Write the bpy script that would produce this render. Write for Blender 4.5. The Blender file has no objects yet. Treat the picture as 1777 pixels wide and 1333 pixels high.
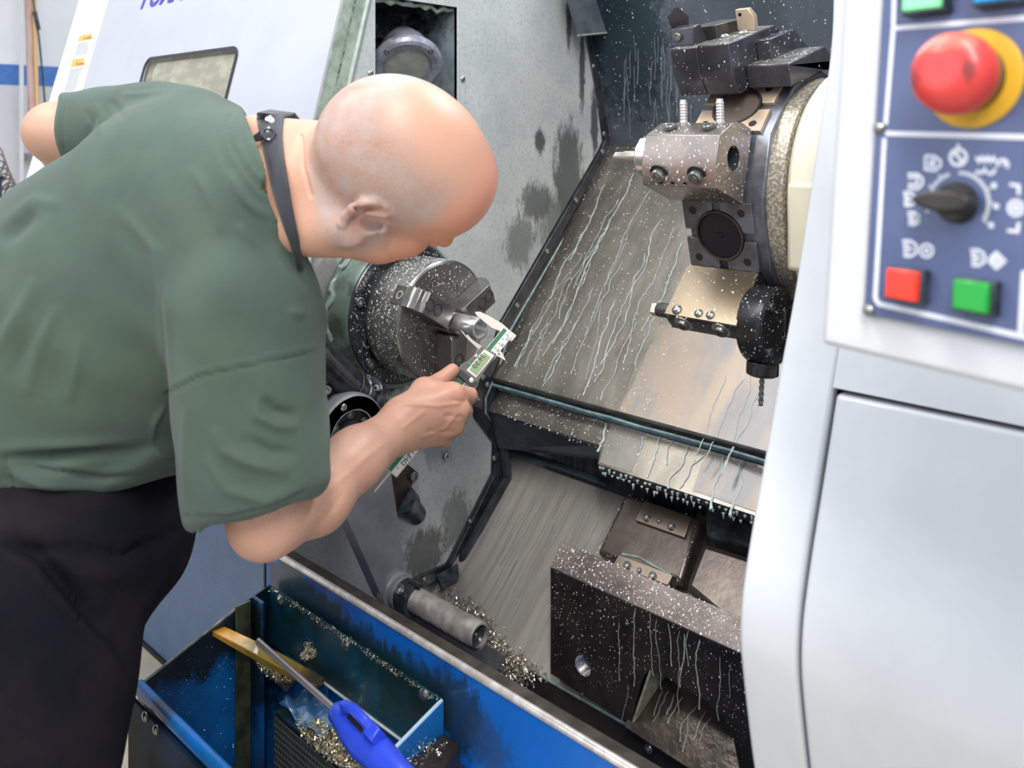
import bpy, bmesh, math, random
import numpy as np
from mathutils import Vector as V, Matrix, geometry
random.seed(7); rng = np.random.default_rng(5)
sc = bpy.context.scene
COL = sc.collection
# ---------------------------------------------------------------- camera
FPX, CX, CY, EYE = 1500.0, 888.5, 230.0, 1.38          # focal length and optical centre in pixels of 1777x1333
YAW = math.radians(43.0)
FW = V((-math.sin(YAW), math.cos(YAW), 0)); RT = V((math.cos(YAW), math.sin(YAW), 0)); UP = V((0, 0, 1))
CAM = V((0, 0, EYE))
cd = bpy.data.cameras.new('camera'); cam = bpy.data.objects.new('camera', cd); COL.objects.link(cam)
cam.location = CAM; cam.rotation_euler = (math.radians(90), 0, YAW)
cd.sensor_width = 36; cd.lens = 36 * FPX / 1777; cd.shift_y = -(666.5 - CY) / 1777; cd.clip_start = .02; cd.clip_end = 60
cd.dof.use_dof = True; cd.dof.focus_distance = 1.36; cd.dof.aperture_fstop = 5.2
sc.camera = cam
# ---------------------------------------------------------------- light and exposure
sc.view_settings.view_transform = 'Standard'; sc.view_settings.look = 'None'
sc.view_settings.gamma = 1; sc.view_settings.use_curve_mapping = False
sc.view_settings.exposure = 0.0
w = bpy.data.worlds.new('workshop'); sc.world = w; w.use_nodes = True
bg = w.node_tree.nodes['Background']; bg.inputs[0].default_value = (.80, .88, 1.0, 1); bg.inputs[1].default_value = .80
def area(name, loc, size, power, col, target):
    l = bpy.data.lights.new(name, 'AREA'); l.shape = 'RECTANGLE'; l.size, l.size_y = size; l.energy = power; l.color = col
    o = bpy.data.objects.new(name, l); COL.objects.link(o); o.location = loc
    o.rotation_euler = (V(target) - V(loc)).to_track_quat('-Z', 'Y').to_euler(); return o
area('ceiling_lamp', (-1.7, .1, 3.3), (.35, 2.4), 38, (1.0, .97, .92), (-1.2, .9, .8))
area('ceiling_lamp', (.5, -.5, 3.3), (.35, 2.4), 92, (1.0, .97, .92), (-.7, .9, .9))
area('ceiling_lamp', (-.5, 2.1, 3.1), (1.6, .4), 30, (.86, .92, 1.0), (-.9, 1.1, .8))
area('ceiling_lamp', (-2.3, 1.9, 3.1), (.4, 2.0), 42, (.88, .94, 1.0), (-.9, .6, 1.2))
area('window_light', (-2.6, -2.2, 2.3), (2.4, 1.6), 30, (.82, .9, 1.0), (-.8, .9, .9))
# ---------------------------------------------------------------- pixel ruler: where a ray of the lens meets a real plane
def ray(px, py): return FW + RT * ((px - CX) / FPX) + UP * ((CY - py) / FPX)
def at(px, py, d): return CAM + ray(px, py) * d
def on(ax, v, px, py):
    r = ray(px, py); return CAM + r * ((v - CAM[ax]) / r[ax])
def onp(p0, n, px, py):
    r = ray(px, py); return CAM + r * ((V(p0) - CAM).dot(n) / r.dot(n))
# ---------------------------------------------------------------- mesh helpers
class MB:
    def __init__(s): s.v = []; s.f = []; s.sm = []
    def add(s, vs, fs, smooth=False):
        n = len(s.v); s.v += [V(p) for p in vs]; s.f += [tuple(i + n for i in f) for f in fs]; s.sm += [smooth] * len(fs); return s
    def prism(s, poly, off, holes=()):
        poly = [V(p) for p in poly]; off = V(off); loops = [poly] + [[V(p) for p in h] for h in holes]
        flat = [p for l in loops for p in l]; n = len(flat)
        tr = [tuple(range(len(poly)))] if not holes else [tuple(t) for t in geometry.tessellate_polygon(loops)]
        fs = list(tr) + [tuple(i + n for i in reversed(t)) for t in tr]; k = 0
        for l in loops:
            m = len(l)
            for i in range(m): fs.append((k + i, k + (i + 1) % m, k + (i + 1) % m + n, k + i + n))
            k += m
        return s.add(flat + [p + off for p in flat], fs)
    def hexa(s, a, b):                      # two quads of corresponding corners
        return s.add(list(a) + list(b), [(0, 1, 2, 3), (7, 6, 5, 4)] + [(i, i + 4, (i + 1) % 4 + 4, (i + 1) % 4) for i in range(4)])
    def box(s, lo, hi):
        (x0, y0, z0), (x1, y1, z1) = lo, hi
        return s.hexa([(x0, y0, z0), (x1, y0, z0), (x1, y1, z0), (x0, y1, z0)], [(x0, y0, z1), (x1, y0, z1), (x1, y1, z1), (x0, y1, z1)])
    def obox(s, c, ex, ey, ez):             # centre and three half-extent vectors
        c, ex, ey, ez = map(V, (c, ex, ey, ez)); q = [-ex - ey, ex - ey, ex + ey, -ex + ey]
        return s.hexa([c + p - ez for p in q], [c + p + ez for p in q])
    def lathe(s, o, ax, prof, seg=48, smooth=True, closed=True, a0=0, a1=2 * math.pi):
        o, ax = V(o), V(ax).normalized(); e = ax.orthogonal().normalized()
        if abs(ax.x) > .9: e = V((0, 1, 0))
        e = (e - ax * e.dot(ax)).normalized(); g = ax.cross(e); full = abs(a1 - a0 - 2 * math.pi) < 1e-6
        m = seg if full else seg + 1; vs = []
        for t, r in prof:
            for i in range(m):
                a = a0 + (a1 - a0) * i / seg; vs.append(o + ax * t + (e * math.cos(a) + g * math.sin(a)) * r)
        fs = []
        for j in range(len(prof) - 1):
            for i in range(seg): fs.append((j * m + i, j * m + (i + 1) % m, (j + 1) * m + (i + 1) % m, (j + 1) * m + i))
        if closed and full:
            if prof[0][1] > 1e-6: fs.append(tuple(range(m))[::-1])
            if prof[-1][1] > 1e-6: fs.append(tuple((len(prof) - 1) * m + i for i in range(m)))
        return s.add(vs, fs, smooth)
    def cyl(s, a, b, r, r2=None, seg=24):
        a, b = V(a), V(b); L = (b - a).length; return s.lathe(a, b - a, [(0, r), (L, r if r2 is None else r2)], seg)
    def tube(s, path, r, seg=10, cap=True):
        path = [V(p) for p in path]; n = len(path); vs = []; prev = None
        for i, p in enumerate(path):
            t = (path[min(i + 1, n - 1)] - path[max(i - 1, 0)]).normalized()
            e = t.orthogonal().normalized() if prev is None else (prev - t * prev.dot(t)).normalized()
            prev = e; g = t.cross(e); rr = r[i] if hasattr(r, '__len__') else r
            for k in range(seg): a = 2 * math.pi * k / seg; vs.append(p + (e * math.cos(a) + g * math.sin(a)) * rr)
        fs = [(i * seg + k, i * seg + (k + 1) % seg, (i + 1) * seg + (k + 1) % seg, (i + 1) * seg + k) for i in range(n - 1) for k in range(seg)]
        if cap: fs += [tuple(range(seg))[::-1], tuple((n - 1) * seg + k for k in range(seg))]
        return s.add(vs, fs, True)
    def ribbon(s, path, n, wd, th):         # flat strip along a path lying on a plane of normal n
        n = V(n).normalized(); path = [V(p) for p in path]; m = len(path); vs = []
        for i, p in enumerate(path):
            if i == 0: t = path[1] - path[0]; k = 1
            elif i == m - 1: t = path[-1] - path[-2]; k = 1
            else:
                t1 = (path[i] - path[i - 1]).normalized(); t2 = (path[i + 1] - path[i]).normalized(); t = t1 + t2
                k = 1 / max(.5, t.normalized().dot(t1))
            e = t.normalized().cross(n).normalized() * (k * (wd[i] if hasattr(wd, '__len__') else wd) / 2)
            vs += [p - e, p + e, p + e + n * th, p - e + n * th]
        fs = []
        for i in range(m - 1):
            for k in range(4): fs.append((i * 4 + k, i * 4 + (k + 1) % 4, i * 4 + 4 + (k + 1) % 4, i * 4 + 4 + k))
        fs += [(3, 2, 1, 0), tuple(4 * (m - 1) + k for k in range(4))]
        return s.add(vs, fs)
    def mesh(s, name, org=V((0, 0, 0)), sharp=35):
        me = bpy.data.meshes.new(name); me.from_pydata([tuple(p - org) for p in s.v], [], s.f)
        b = bmesh.new(); b.from_mesh(me); bmesh.ops.recalc_face_normals(b, faces=b.faces); b.to_mesh(me); b.free()
        me.polygons.foreach_set('use_smooth', [True] * len(me.polygons)); me.set_sharp_from_angle(angle=math.radians(sharp)); return me
def root(name, loc, label, cat, group=None):
    o = bpy.data.objects.new(name, None); COL.objects.link(o); o.location = V(loc); o.empty_display_size = .02
    o['label'] = label; o['category'] = cat
    if group: o['group'] = group
    return o
def worldpos(o):
    p = V((0, 0, 0))
    while o is not None: p = p + o.location; o = o.parent
    return p
def part(name, mb, m, parent=None, bev=0, label=None, kind=None, sharp=35, loc=None, cat=None, group=None, seg=2):
    org = worldpos(parent) if parent else (V(loc) if loc else V((0, 0, 0)))
    me = mb.mesh(name, org, sharp) if isinstance(mb, MB) else mb
    o = bpy.data.objects.new(name, me); COL.objects.link(o)
    if m and isinstance(mb, MB): me.materials.append(m)
    if parent: o.parent = parent
    elif loc: o.location = V(loc)
    if bev:
        bm = o.modifiers.new('edges', 'BEVEL'); bm.width = bev; bm.segments = seg; bm.limit_method = 'ANGLE'; bm.angle_limit = math.radians(35); bm.harden_normals = False
    if label: o['label'] = label
    if kind: o['kind'] = kind
    if cat: o['category'] = cat
    if group: o['group'] = group
    return o
def put(name, me, pos, nrm, parent, scale=1, roll=0, label=None):    # a shared mesh set down on a surface, its +Z along nrm
    o = bpy.data.objects.new(name, me); COL.objects.link(o); o.parent = parent
    o.location = V(pos) - worldpos(parent); q = V(nrm).to_track_quat('Z', 'Y')
    o.rotation_euler = (q.to_matrix() @ Matrix.Rotation(roll, 3, 'Z')).to_euler(); o.scale = (scale,) * 3
    if label: o['label'] = label
    return o
# ---------------------------------------------------------------- materials
def mat(name, col, rough=.5, metal=0, col2=None, vs=6, vstretch=(1, 1, 1), bump=0, bs=60, bstretch=(1, 1, 1), spots=(), rvar=0, emit=0,
        fleck=None, sss=0, contrast=(.35, .65), spec=.5, coat=0, trans=0, org=(0, 0, 0), fine=0, sheen=0):
    m = bpy.data.materials.new(name); m.use_nodes = True; nt = m.node_tree; N = nt.nodes; L = nt.links
    b = N['Principled BSDF']; b.inputs['Roughness'].default_value = rough; b.inputs['Metallic'].default_value = metal
    b.inputs['Specular IOR Level'].default_value = spec; b.inputs['Coat Weight'].default_value = coat; b.inputs['Transmission Weight'].default_value = trans
    c4 = lambda c: (*c, 1)
    tc = N.new('ShaderNodeTexCoord')
    def mapped(st):
        mp = N.new('ShaderNodeMapping'); mp.inputs['Scale'].default_value = st; L.new(tc.outputs['Object'], mp.inputs[0]); return mp.outputs[0]
    def noise(scale, st=(1, 1, 1), det=5, rg=.6):
        n = N.new('ShaderNodeTexNoise'); n.inputs['Scale'].default_value = scale; n.inputs['Detail'].default_value = det; n.inputs['Roughness'].default_value = rg
        L.new(mapped(st), n.inputs['Vector']); return n.outputs['Fac']
    def ramp(x, a, c):
        r = N.new('ShaderNodeMapRange'); r.inputs[1].default_value = a; r.inputs[2].default_value = c; L.new(x, r.inputs[0]); r.interpolation_type = 'SMOOTHSTEP'; return r.outputs[0]
    def mixc(f, a, c):
        x = N.new('ShaderNodeMix'); x.data_type = 'RGBA'; L.new(f, x.inputs[0])
        for s_, v_ in ((x.inputs[6], a), (x.inputs[7], c)):
            if isinstance(v_, tuple): s_.default_value = c4(v_[:3])
            else: L.new(v_, s_)
        return x.outputs[2]
    def math_(op, a, c):
        x = N.new('ShaderNodeMath'); x.operation = op
        for s_, v_ in ((x.inputs[0], a), (x.inputs[1], c)):
            if isinstance(v_, (int, float)): s_.default_value = v_
            else: L.new(v_, s_)
        return x.outputs[0]
    cur = tuple(col)
    if col2: cur = mixc(ramp(noise(vs, vstretch), *contrast), tuple(col), tuple(col2))
    if fine: 
        cur = mixc(math_('MULTIPLY', ramp(noise(vs * 14, vstretch, 3), .45, .7), fine), cur, tuple(x * .45 for x in col))
    rsrc = None
    for sp in spots:                        # dirt, wear and other tones with a place of their own: (centre, radius vector, colour, noise scale, noise stretch, amount)
        ce, rad, c_, ns, nst, amt = sp[:6]
        mp = N.new('ShaderNodeMapping'); mp.vector_type = 'TEXTURE'; mp.inputs['Location'].default_value = V(ce) - V(org)
        mp.inputs['Scale'].default_value = rad; L.new(tc.outputs['Object'], mp.inputs[0])
        ln = N.new('ShaderNodeVectorMath'); ln.operation = 'LENGTH'; L.new(mp.outputs[0], ln.inputs[0])
        d = math_('SUBTRACT', math_('MULTIPLY', noise(ns * 1.5, nst, 10, .8), 2.5), ln.outputs['Value'])
        f = math_('MULTIPLY', ramp(d, .05, .62 if len(sp) < 7 else sp[6]), amt)
        cur = mixc(f, cur, tuple(c_))
    if fleck:                               # small pale flecks: (colour, scale, threshold)
        fc, fs_, th = fleck
        vo = N.new('ShaderNodeTexVoronoi'); vo.inputs['Scale'].default_value = fs_; L.new(tc.outputs['Object'], vo.inputs['Vector'])
        f = ramp(vo.outputs['Distance'], th, th * .6); f2 = ramp(noise(fs_ / 12), .45, .6)
        cur = mixc(math_('MULTIPLY', f, f2), cur, tuple(fc))
    if isinstance(cur, tuple): b.inputs['Base Color'].default_value = c4(cur)
    else: L.new(cur, b.inputs['Base Color'])
    if rvar:
        r = N.new('ShaderNodeMapRange'); r.inputs[3].default_value = max(.03, rough - rvar); r.inputs[4].default_value = min(1, rough + rvar); L.new(noise(vs * 1.7, vstretch), r.inputs[0]); L.new(r.outputs[0], b.inputs['Roughness'])
    if bump:
        bp = N.new('ShaderNodeBump'); bp.inputs['Strength'].default_value = bump; bp.inputs['Distance'].default_value = .002
        L.new(noise(bs, bstretch, 4), bp.inputs['Height']); L.new(bp.outputs[0], b.inputs['Normal'])
    if emit: b.inputs['Emission Strength'].default_value = emit; b.inputs['Emission Color'].default_value = c4(col)
    if sss: b.inputs['Subsurface Weight'].default_value = sss; b.inputs['Subsurface Radius'].default_value = (.012, .004, .002); b.inputs['Subsurface Scale'].default_value = 1
    if sheen: b.inputs['Sheen Weight'].default_value = sheen
    return m
# shared bolt heads
def bolt_mesh(name, m, r=.006, h=.006, hexs=True, dome=False, fill=None):
    mb = MB(); ri = r * .5
    if dome: mb.lathe((0, 0, 0), (0, 0, 1), [(0, r), (h * .35, r), (h * .8, r * .72), (h, r * .3), (h, 0)], 14)
    else:
        mb.lathe((0, 0, 0), (0, 0, 1), [(0, r), (h * .85, r), (h, r * .88), (h, ri), (h * .35, ri), (h * .35, 0)], 12 if not hexs else 18)
    me = mb.mesh(name, sharp=40); me.materials.append(m)
    if fill:
        me.materials.append(fill)
        for p in me.polygons:
            if all(abs(me.vertices[i].co.z - h * .35) < 1e-5 for i in p.vertices): p.material_index = 1
    return me
def droplets(name, tris, n, parent, m, r=(.0005, .0016), seed=1, keep=None):   # small domes of coolant scattered on faces
    g = np.random.default_rng(seed); T = np.array([[tuple(p) for p in t] for t in tris]); a, b, c = T[:, 0], T[:, 1], T[:, 2]
    cr = np.cross(b - a, c - a); ar = np.linalg.norm(cr, axis=1); idx = g.choice(len(T), n, p=ar / ar.sum()); u = g.random((n, 2)); fl = u.sum(1) > 1; u[fl] = 1 - u[fl]
    P = a[idx] + (b - a)[idx] * u[:, :1] + (c - a)[idx] * u[:, 1:]; Nn = cr[idx] / ar[idx][:, None]
    if keep is not None: k = np.array([keep(p) for p in P]); P, Nn = P[k], Nn[k]; n = len(P)
    R = r[0] + (r[1] - r[0]) * g.random(n) ** 3
    h = np.where(np.abs(Nn[:, 2:]) < .9, np.array([[0, 0, 1.]]), np.array([[1., 0, 0]])); e = np.cross(h, Nn); e /= np.linalg.norm(e, axis=1)[:, None]; q = np.cross(Nn, e)
    vs = []; st = 1 + .8 * g.random(n)
    for k in range(6):
        t = k * math.pi / 3; vs.append(P + (e * math.cos(t) + q * (math.sin(t) * st)[:, None]) * R[:, None])
    vs.append(P + Nn * (R * .55)[:, None]); A = np.stack(vs, 1) - np.array(worldpos(parent)); fs = []
    for i in range(n):
        for k in range(6): fs.append((i * 7 + k, i * 7 + (k + 1) % 6, i * 7 + 6))
    me = bpy.data.meshes.new(name); me.from_pydata(A.reshape(-1, 3).tolist(), [], fs); me.polygons.foreach_set('use_smooth', [True] * len(fs)); me.materials.append(m)
    o = bpy.data.objects.new(name, me); COL.objects.link(o); o.parent = parent; o['kind'] = 'stuff'; return o
def quad(a, b, c, d): return [(a, b, c), (a, c, d)]
def tris_of(o):
    me = o.data; me.calc_loop_triangles(); W = worldpos(o); return [tuple(me.vertices[i].co + W for i in t.vertices) for t in me.loop_triangles]
def trickles(name, p0, n, starts, down, parent, m, wd=(.0012, .003), seed=3, side=None, wob=.45, th=.0006):
    g = random.Random(seed); mb = MB(); n = V(n).normalized(); side = V(down).cross(n).normalized(); down = V(down).normalized()
    for (s0, ln) in starts:
        p = V(s0); pts = [p]; ws = []; k = max(5, int(ln / .007)); dx = g.uniform(-.1, .1); w0 = g.uniform(*wd)
        for i in range(k):
            dx = dx * .45 + g.uniform(-wob, wob) * 1.3; p = p + down * (ln / k) + side * (dx * ln / k); pts.append(p)
        ws = [w0 * g.uniform(.6, 1.25) for _ in pts]; ws[-1] = w0 * 1.5; ws[0] = w0 * .4
        mb.ribbon([q + n * .0002 for q in pts], n, ws, th)
    return part(name, mb, m, parent, kind='stuff')
def text(name, s, m, p, xdir, ydir, size, parent=None, shear=0, bold=0, ext=.0004, align='LEFT'):
    cu = bpy.data.curves.new(name, 'FONT'); cu.body = s; cu.size = size; cu.shear = shear; cu.offset = bold; cu.extrude = ext; cu.align_x = align
    o = bpy.data.objects.new(name, cu); COL.objects.link(o); dg = bpy.context.evaluated_depsgraph_get()
    me = bpy.data.meshes.new_from_object(o.evaluated_get(dg)); bpy.data.objects.remove(o); me.materials.clear(); me.materials.append(m)
    o = bpy.data.objects.new(name, me); COL.objects.link(o)
    x = V(xdir).normalized(); y = V(ydir); y = (y - x * y.dot(x)).normalized(); z = x.cross(y)
    o.rotation_euler = Matrix((x, y, z)).transposed().to_euler(); o.location = V(p) - (worldpos(parent) if parent else V((0, 0, 0)))
    if parent: o.parent = parent
    return o
# ================================================================ materials
XW = -1.26                                   # spindle-side wall of the work area
LH = V((-.9, 1.0, 0))                        # foot of the lathe housing
M = {}
M['white'] = mat('white_enamel', (.60, .62, .66), .34, 0, (.54, .56, .60), 5, bump=.05, bs=240, spots=(), coat=.2)
M['door'] = mat('door_enamel', (.50, .52, .57), .34, 0, (.46, .48, .53), 4, bump=.04, bs=240, coat=.2)
M['white2'] = mat('console_enamel', (.62, .62, .64), .45, 0, (.57, .58, .61), 9, bump=.08, bs=260)
M['plinth'] = mat('blue_grey_enamel', (.10, .17, .30), .42, 0, (.085, .145, .265), 14, bump=.05, bs=200, fine=.5)
M['blackwet'] = mat('black_wet_steel', (.022, .024, .028), .22, .2, (.05, .055, .065), 30, fleck=((.55, .62, .62), 260, .012), bump=.2, bs=90)
M['seal'] = mat('black_seal', (.012, .014, .018), .3, 0, (.05, .07, .09), 60)
M['steel'] = mat('turned_steel', (.42, .40, .39), .33, .92, (.22, .215, .21), 18, bump=.05, bs=220, bstretch=(1, 6, 6), rvar=.1)
M['dsteel'] = mat('oily_dark_steel', (.15, .145, .14), .36, .85, (.09, .085, .08), 22, bump=.1, bs=160, rvar=.12, fleck=((.5, .5, .46), 420, .02))
M['bright'] = mat('polished_steel', (.86, .84, .82), .22, .85, (.8, .78, .76), 30)
M['satin'] = mat('satin_steel', (.62, .56, .48), .34, .85, (.55, .5, .44), 40)
M['boltm'] = mat('zinc_bolt', (.42, .42, .40), .28, .9, (.24, .25, .24), 80)
M['boltd'] = mat('blackened_bolt', (.11, .11, .112), .3, .7, (.2, .22, .22), 200)
M['cool'] = mat('dried_coolant', (.62, .68, .66), .32, 0, (.45, .53, .53), 60, spec=.6)
M['coolw'] = mat('pale_coolant_drop', (.80, .82, .80), .2, 0, spec=.7)
M['void'] = mat('cavity_shade', (.008, .009, .011), .6)  # near-black colour standing in for the shade inside holes, seats and gaps
M['brown'] = mat('oiled_casting', (.066, .055, .046), .3, .55, (.035, .03, .026), 16, bump=.15, bs=140, rvar=.12, fleck=((.5, .47, .42), 300, .02))
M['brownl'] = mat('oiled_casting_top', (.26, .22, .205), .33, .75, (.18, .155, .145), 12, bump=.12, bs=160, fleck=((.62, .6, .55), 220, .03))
M['cast'] = mat('grey_painted_casting', (.26, .26, .28), .42, .15, (.20, .20, .22), 20, bump=.12, bs=180, fleck=((.45, .46, .46), 300, .02))
M['cream'] = mat('cream_paint', (.68, .63, .49), .5, 0, (.60, .57, .46), 8, fine=.2, org=LH)
M['green'] = mat('weathered_green_rubber', (.33, .39, .33), .6, 0, (.2, .25, .2), 35, bump=.3, bs=90)
# smeared grey plate at the spindle side
sw = lambda px, py: on(0, XW, px, py)
sm = (.055, .06, .062)
wall_spots = [(sw(930, 350), (.1, .055, .045), sm, 55, (1, 1, .35), .8), (sw(985, 300), (.1, .055, .12), sm, 50, (1, 1, .3), .85), (sw(965, 385), (.1, .075, .06), (.10, .105, .1), 40, (1, 1, .25), .75),
              (sw(935, 245), (.1, .018, .03), sm, 60, (1, 1, .5), .9), (sw(900, 420), (.1, .05, .06), sm, 42, (1, 1.6, .7), .65), (sw(1030, 210), (.1, .016, .09), sm, 50, (1, 1, .6), .9), (sw(1008, 120), (.1, .012, .1), sm, 80, (1, 1, .5), .9),
              (sw(760, 760), (.1, .05, .06), (.12, .14, .15), 40, (1, 1, .6), .5), (sw(735, 960), (.1, .06, .05), (.05, .05, .045), 50, (1, 1, .6), .8), (sw(790, 900), (.1, .04, .06), (.07, .07, .065), 60, (1, 1, .6), .6), (sw(560, 510), (.1, .06, .07), (.18, .17, .15), 25, (1, 1, .6), .8), (sw(985, 30), (.1, .01, .08), sm, 90, (1, 1, .5), .9)]
M['plate'] = mat('smeared_grey_plate', (.58, .60, .585), .42, .1, (.47, .505, .505), 9, bump=.05, bs=300, spots=wall_spots, org=LH, fine=.35, contrast=(.3, .7))
# wet stainless covers
M['cover'] = mat('wet_stainless_cover', (.36, .33, .285), .30, .88, (.26, .24, .21), 9, (3, 1, 1), bump=.09, bs=50, bstretch=(1, 12, 12), rvar=.08, org=LH,
                 fleck=((.55, .55, .5), 330, .03))
M['coverdry'] = mat('wiped_stainless', (.36, .295, .245), .38, .7, (.25, .245, .25), 13, (1, .35, .35), bump=.04, bs=50, bstretch=(1, 10, 10), rvar=.06, contrast=(.4, .62))
M['chute'] = mat('streaked_chute', (.46, .43, .385), .36, .4, (.36, .345, .315), 16, (4, .4, .4), bump=.06, bs=60, bstretch=(6, 1, 1), rvar=.08, contrast=(.3, .7))
M['backp'] = mat('back_panel_steel', (.17, .19, .235), .3, .6, (.10, .12, .145), 5, (1, 1, .5), bump=.05, bs=80, bstretch=(4, 1, 1), fleck=((.35, .45, .5), 180, .03),
                 spots=[(at(1085, 60, 2.0), (.14, .2, .2), (.01, .035, .045), 12, (1, 1, 1), .8)], org=LH)
# ================================================================ setting
def struct(name, mb, m, **k): return part(name, mb, m, kind='structure', **k)
struct('floor', MB().box((-7, -3.5, -.05), (2.5, 5, 0)), mat('beige_floor', (.68, .59, .43), .5, 0, (.58, .50, .37), 12, fine=.5))
WX = -4.6
wallm = mat('white_wall_paint', (.80, .82, .86), .6, 0, (.74, .77, .82), 3)
wallw = struct('wall_left', MB().box((WX - .1, -3.5, 0), (WX, 5, 3.6)), wallm)
a_ = on(0, WX, 0, 111); b_ = on(0, WX, 0, 147)
part('stripe', MB().box((WX, -3.4, b_.z), (WX + .004, 4.9, a_.z)), mat('blue_stripe_paint', (.05, .17, .5), .5, 0, (.07, .2, .55), 20), wallw)
part('lower_dado', MB().box((WX, -3.4, 0.02), (WX + .003, 4.9, b_.z)), mat('grey_white_dado', (.62, .62, .66), .6, 0, (.56, .56, .60), 4), wallw)
struct('wall_back', MB().box((WX - .1, 4.9, 0), (2.5, 5, 3.6)), wallm)
PXW = WX + .12
pp = on(0, PXW, 50, 100)
r_ = root('wall_pipe', (PXW, pp.y, 0), 'rust-streaked pink vertical pipe running up the white wall beside the blue stripe', 'pipe')
part('pipe', MB().cyl((PXW, on(0, PXW, 74, 670).y, 0), on(0, PXW, 47, -140), .022), mat('rusty_pipe', (.60, .42, .38), .6, 0, (.38, .2, .14), 20, (1, 1, .2)), r_)
for k in (.6, 1.25, 2.3):
    yk = on(0, PXW, 74, 670).y + (on(0, PXW, 47, -140).y - on(0, PXW, 74, 670).y) * k / on(0, PXW, 47, -140).z; part('clamp', MB().box((WX + .004, yk - .028, k), (PXW + .026, yk + .028, k + .03)), M['steel'], r_)
p2 = on(0, PXW + .06, 60, 100)
r_ = root('yellow_rod', (PXW + .06, p2.y, 0), 'thin ochre rod standing beside the rusty wall pipe', 'rod')
part('rod', MB().cyl((PXW + .03, on(0, PXW + .03, 82, 670).y, 0), on(0, PXW + .03, 55, -140), .008), mat('ochre_rod', (.78, .48, .18), .5), r_)
part('rod_foot', MB().cyl((PXW + .03, on(0, PXW + .03, 82, 670).y, 0), (PXW + .03, on(0, PXW + .03, 82, 670).y, .03), .03), M['dsteel'], r_)
r_ = root('hanging_cable', on(0, WX + .3, 80, 190), 'thin black cable hanging down in front of the white wall', 'cable')
part('cable', MB().tube([on(0, WX + .3, *p) for p in [(54, -40), (60, 20), (67, 60), (72, 110), (79, 190), (82, 300)]], .0045, 8), M['seal'], r_)
part('plug', MB().tube([on(0, WX + .3, 60, 20), on(0, WX + .3, 67, 52)], .010, 8), M['seal'], r_)
p4 = on(0, WX + .35, 41, 100)
r_ = root('vertical_duct', (WX + .35, p4.y, 0), 'narrow white vertical duct left of the rusty pipe', 'duct')
part('duct', MB().box((WX + .33, p4.y - .013, 0), (WX + .338, p4.y + .006, 3.2)), M['white'], r_, .003)
part('duct_cover', MB().box((WX + .338, p4.y - .009, .1), (WX + .341, p4.y + .002, 3.1)), M['white2'], r_)
c0 = on(0, -3.3, 0, 292); c1 = on(0, -3.3, 34, 352)
r_ = root('coiled_hose', c0, 'thin coiled brown air hose hanging at the far left', 'hose')
pts = []; cdir_ = (c1 - c0).normalized()
for i in range(14 * 9):
    t = i / (14 * 9 - 1); b = c0.lerp(c1, t) + (c0 - c1) * .3 * (1 - t) + V((0, 0, -.03 * math.sin(t * math.pi))); a = i / 14 * 2 * math.pi
    pts.append(b + V((.045 * math.sin(a), 0, 0)) + (UP * .045 * math.cos(a)) + RT * (.018 * math.sin(a)))
part('coil', MB().tube(pts, .0032, 6), mat('brown_hose', (.16, .13, .12), .35), r_)
part('connector', MB().cyl(c1, c1 + V((.015, 0, -.05)), .013), M['seal'], r_)
p5 = on(0, -2.9, -3, 312)
r_ = root('dark_post', (-2.9, p5.y - .06, 0), 'dark blue-grey machine post at the far left edge', 'post')
part('post', MB().box((-2.99, p5.y - .13, 0), (-2.9, p5.y + .012, p5.z)), mat('dark_blue_paint', (.035, .05, .085), .4), r_, .004)
part('post_cap', MB().box((-2.995, p5.y - .135, p5.z), (-2.895, p5.y + .015, p5.z + .012)), M['seal'], r_, .002)
# ================================================================ lathe housing
LAT = root('lathe_housing', LH, 'white and grey sheet-metal housing of the big turning lathe around its open work area', 'machine')
bm_dome = bolt_mesh('dome_screw', M['boltm'], .0062, .0042, dome=True)
bm_sock = bolt_mesh('socket_screw', M['boltm'], .0075, .007, fill=M['cool'])
bm_dark = bolt_mesh('dark_socket_screw', M['boltd'], .0085, .006, fill=M['cool'])
XP = V((1, 0, 0))
# spindle-side wall with the lamp recess cut out
outer = [(.78, .15), (1.05, .15), (1.5, .15), (1.9, .9), (1.9, 1.95), (.90, 1.95), (.90, 1.4), (.78, 1.3)]
ra, rb, rz0, rz1 = sw(650, 60).y, sw(792, 60).y, 1.33, sw(740, 6).z
hole = [(ra, rz0), (rb, rz0), (rb, rz1), (ra, rz1)]
f3 = lambda l, x=XW: [V((x, y, z)) for y, z in l]
part('spindle_wall', MB().prism(f3(outer), (-.006, 0, 0), [f3(hole)]), mat('dark_grey_wall', (.16, .17, .17), .4, .3, (.1, .11, .11), 12, fine=.4), LAT)
rc = MB(); e_ = .006; dp_ = .16
rc.box((XW - dp_, ra - e_, rz0), (XW, ra, rz1)); rc.box((XW - dp_, rb, rz0), (XW, rb + e_, rz1)); rc.box((XW - dp_, ra, rz1), (XW, rb, rz1 + e_)); rc.box((XW - dp_, ra, rz0 - e_), (XW, rb, rz0)); rc.box((XW - dp_ - e_, ra, rz0), (XW - dp_, rb, rz1))
part('lamp_recess', rc, mat('recess_sheet', (.34, .40, .44), .4, .3, (.16, .20, .22), 14, spots=[(V((XW - .1, (ra + rb) / 2, rz1)), (.2, .13, .07), (.01, .012, .01), 20, (1, 1, 1), .95)], org=LH), LAT)  # near-black towards the top of the recess
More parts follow.
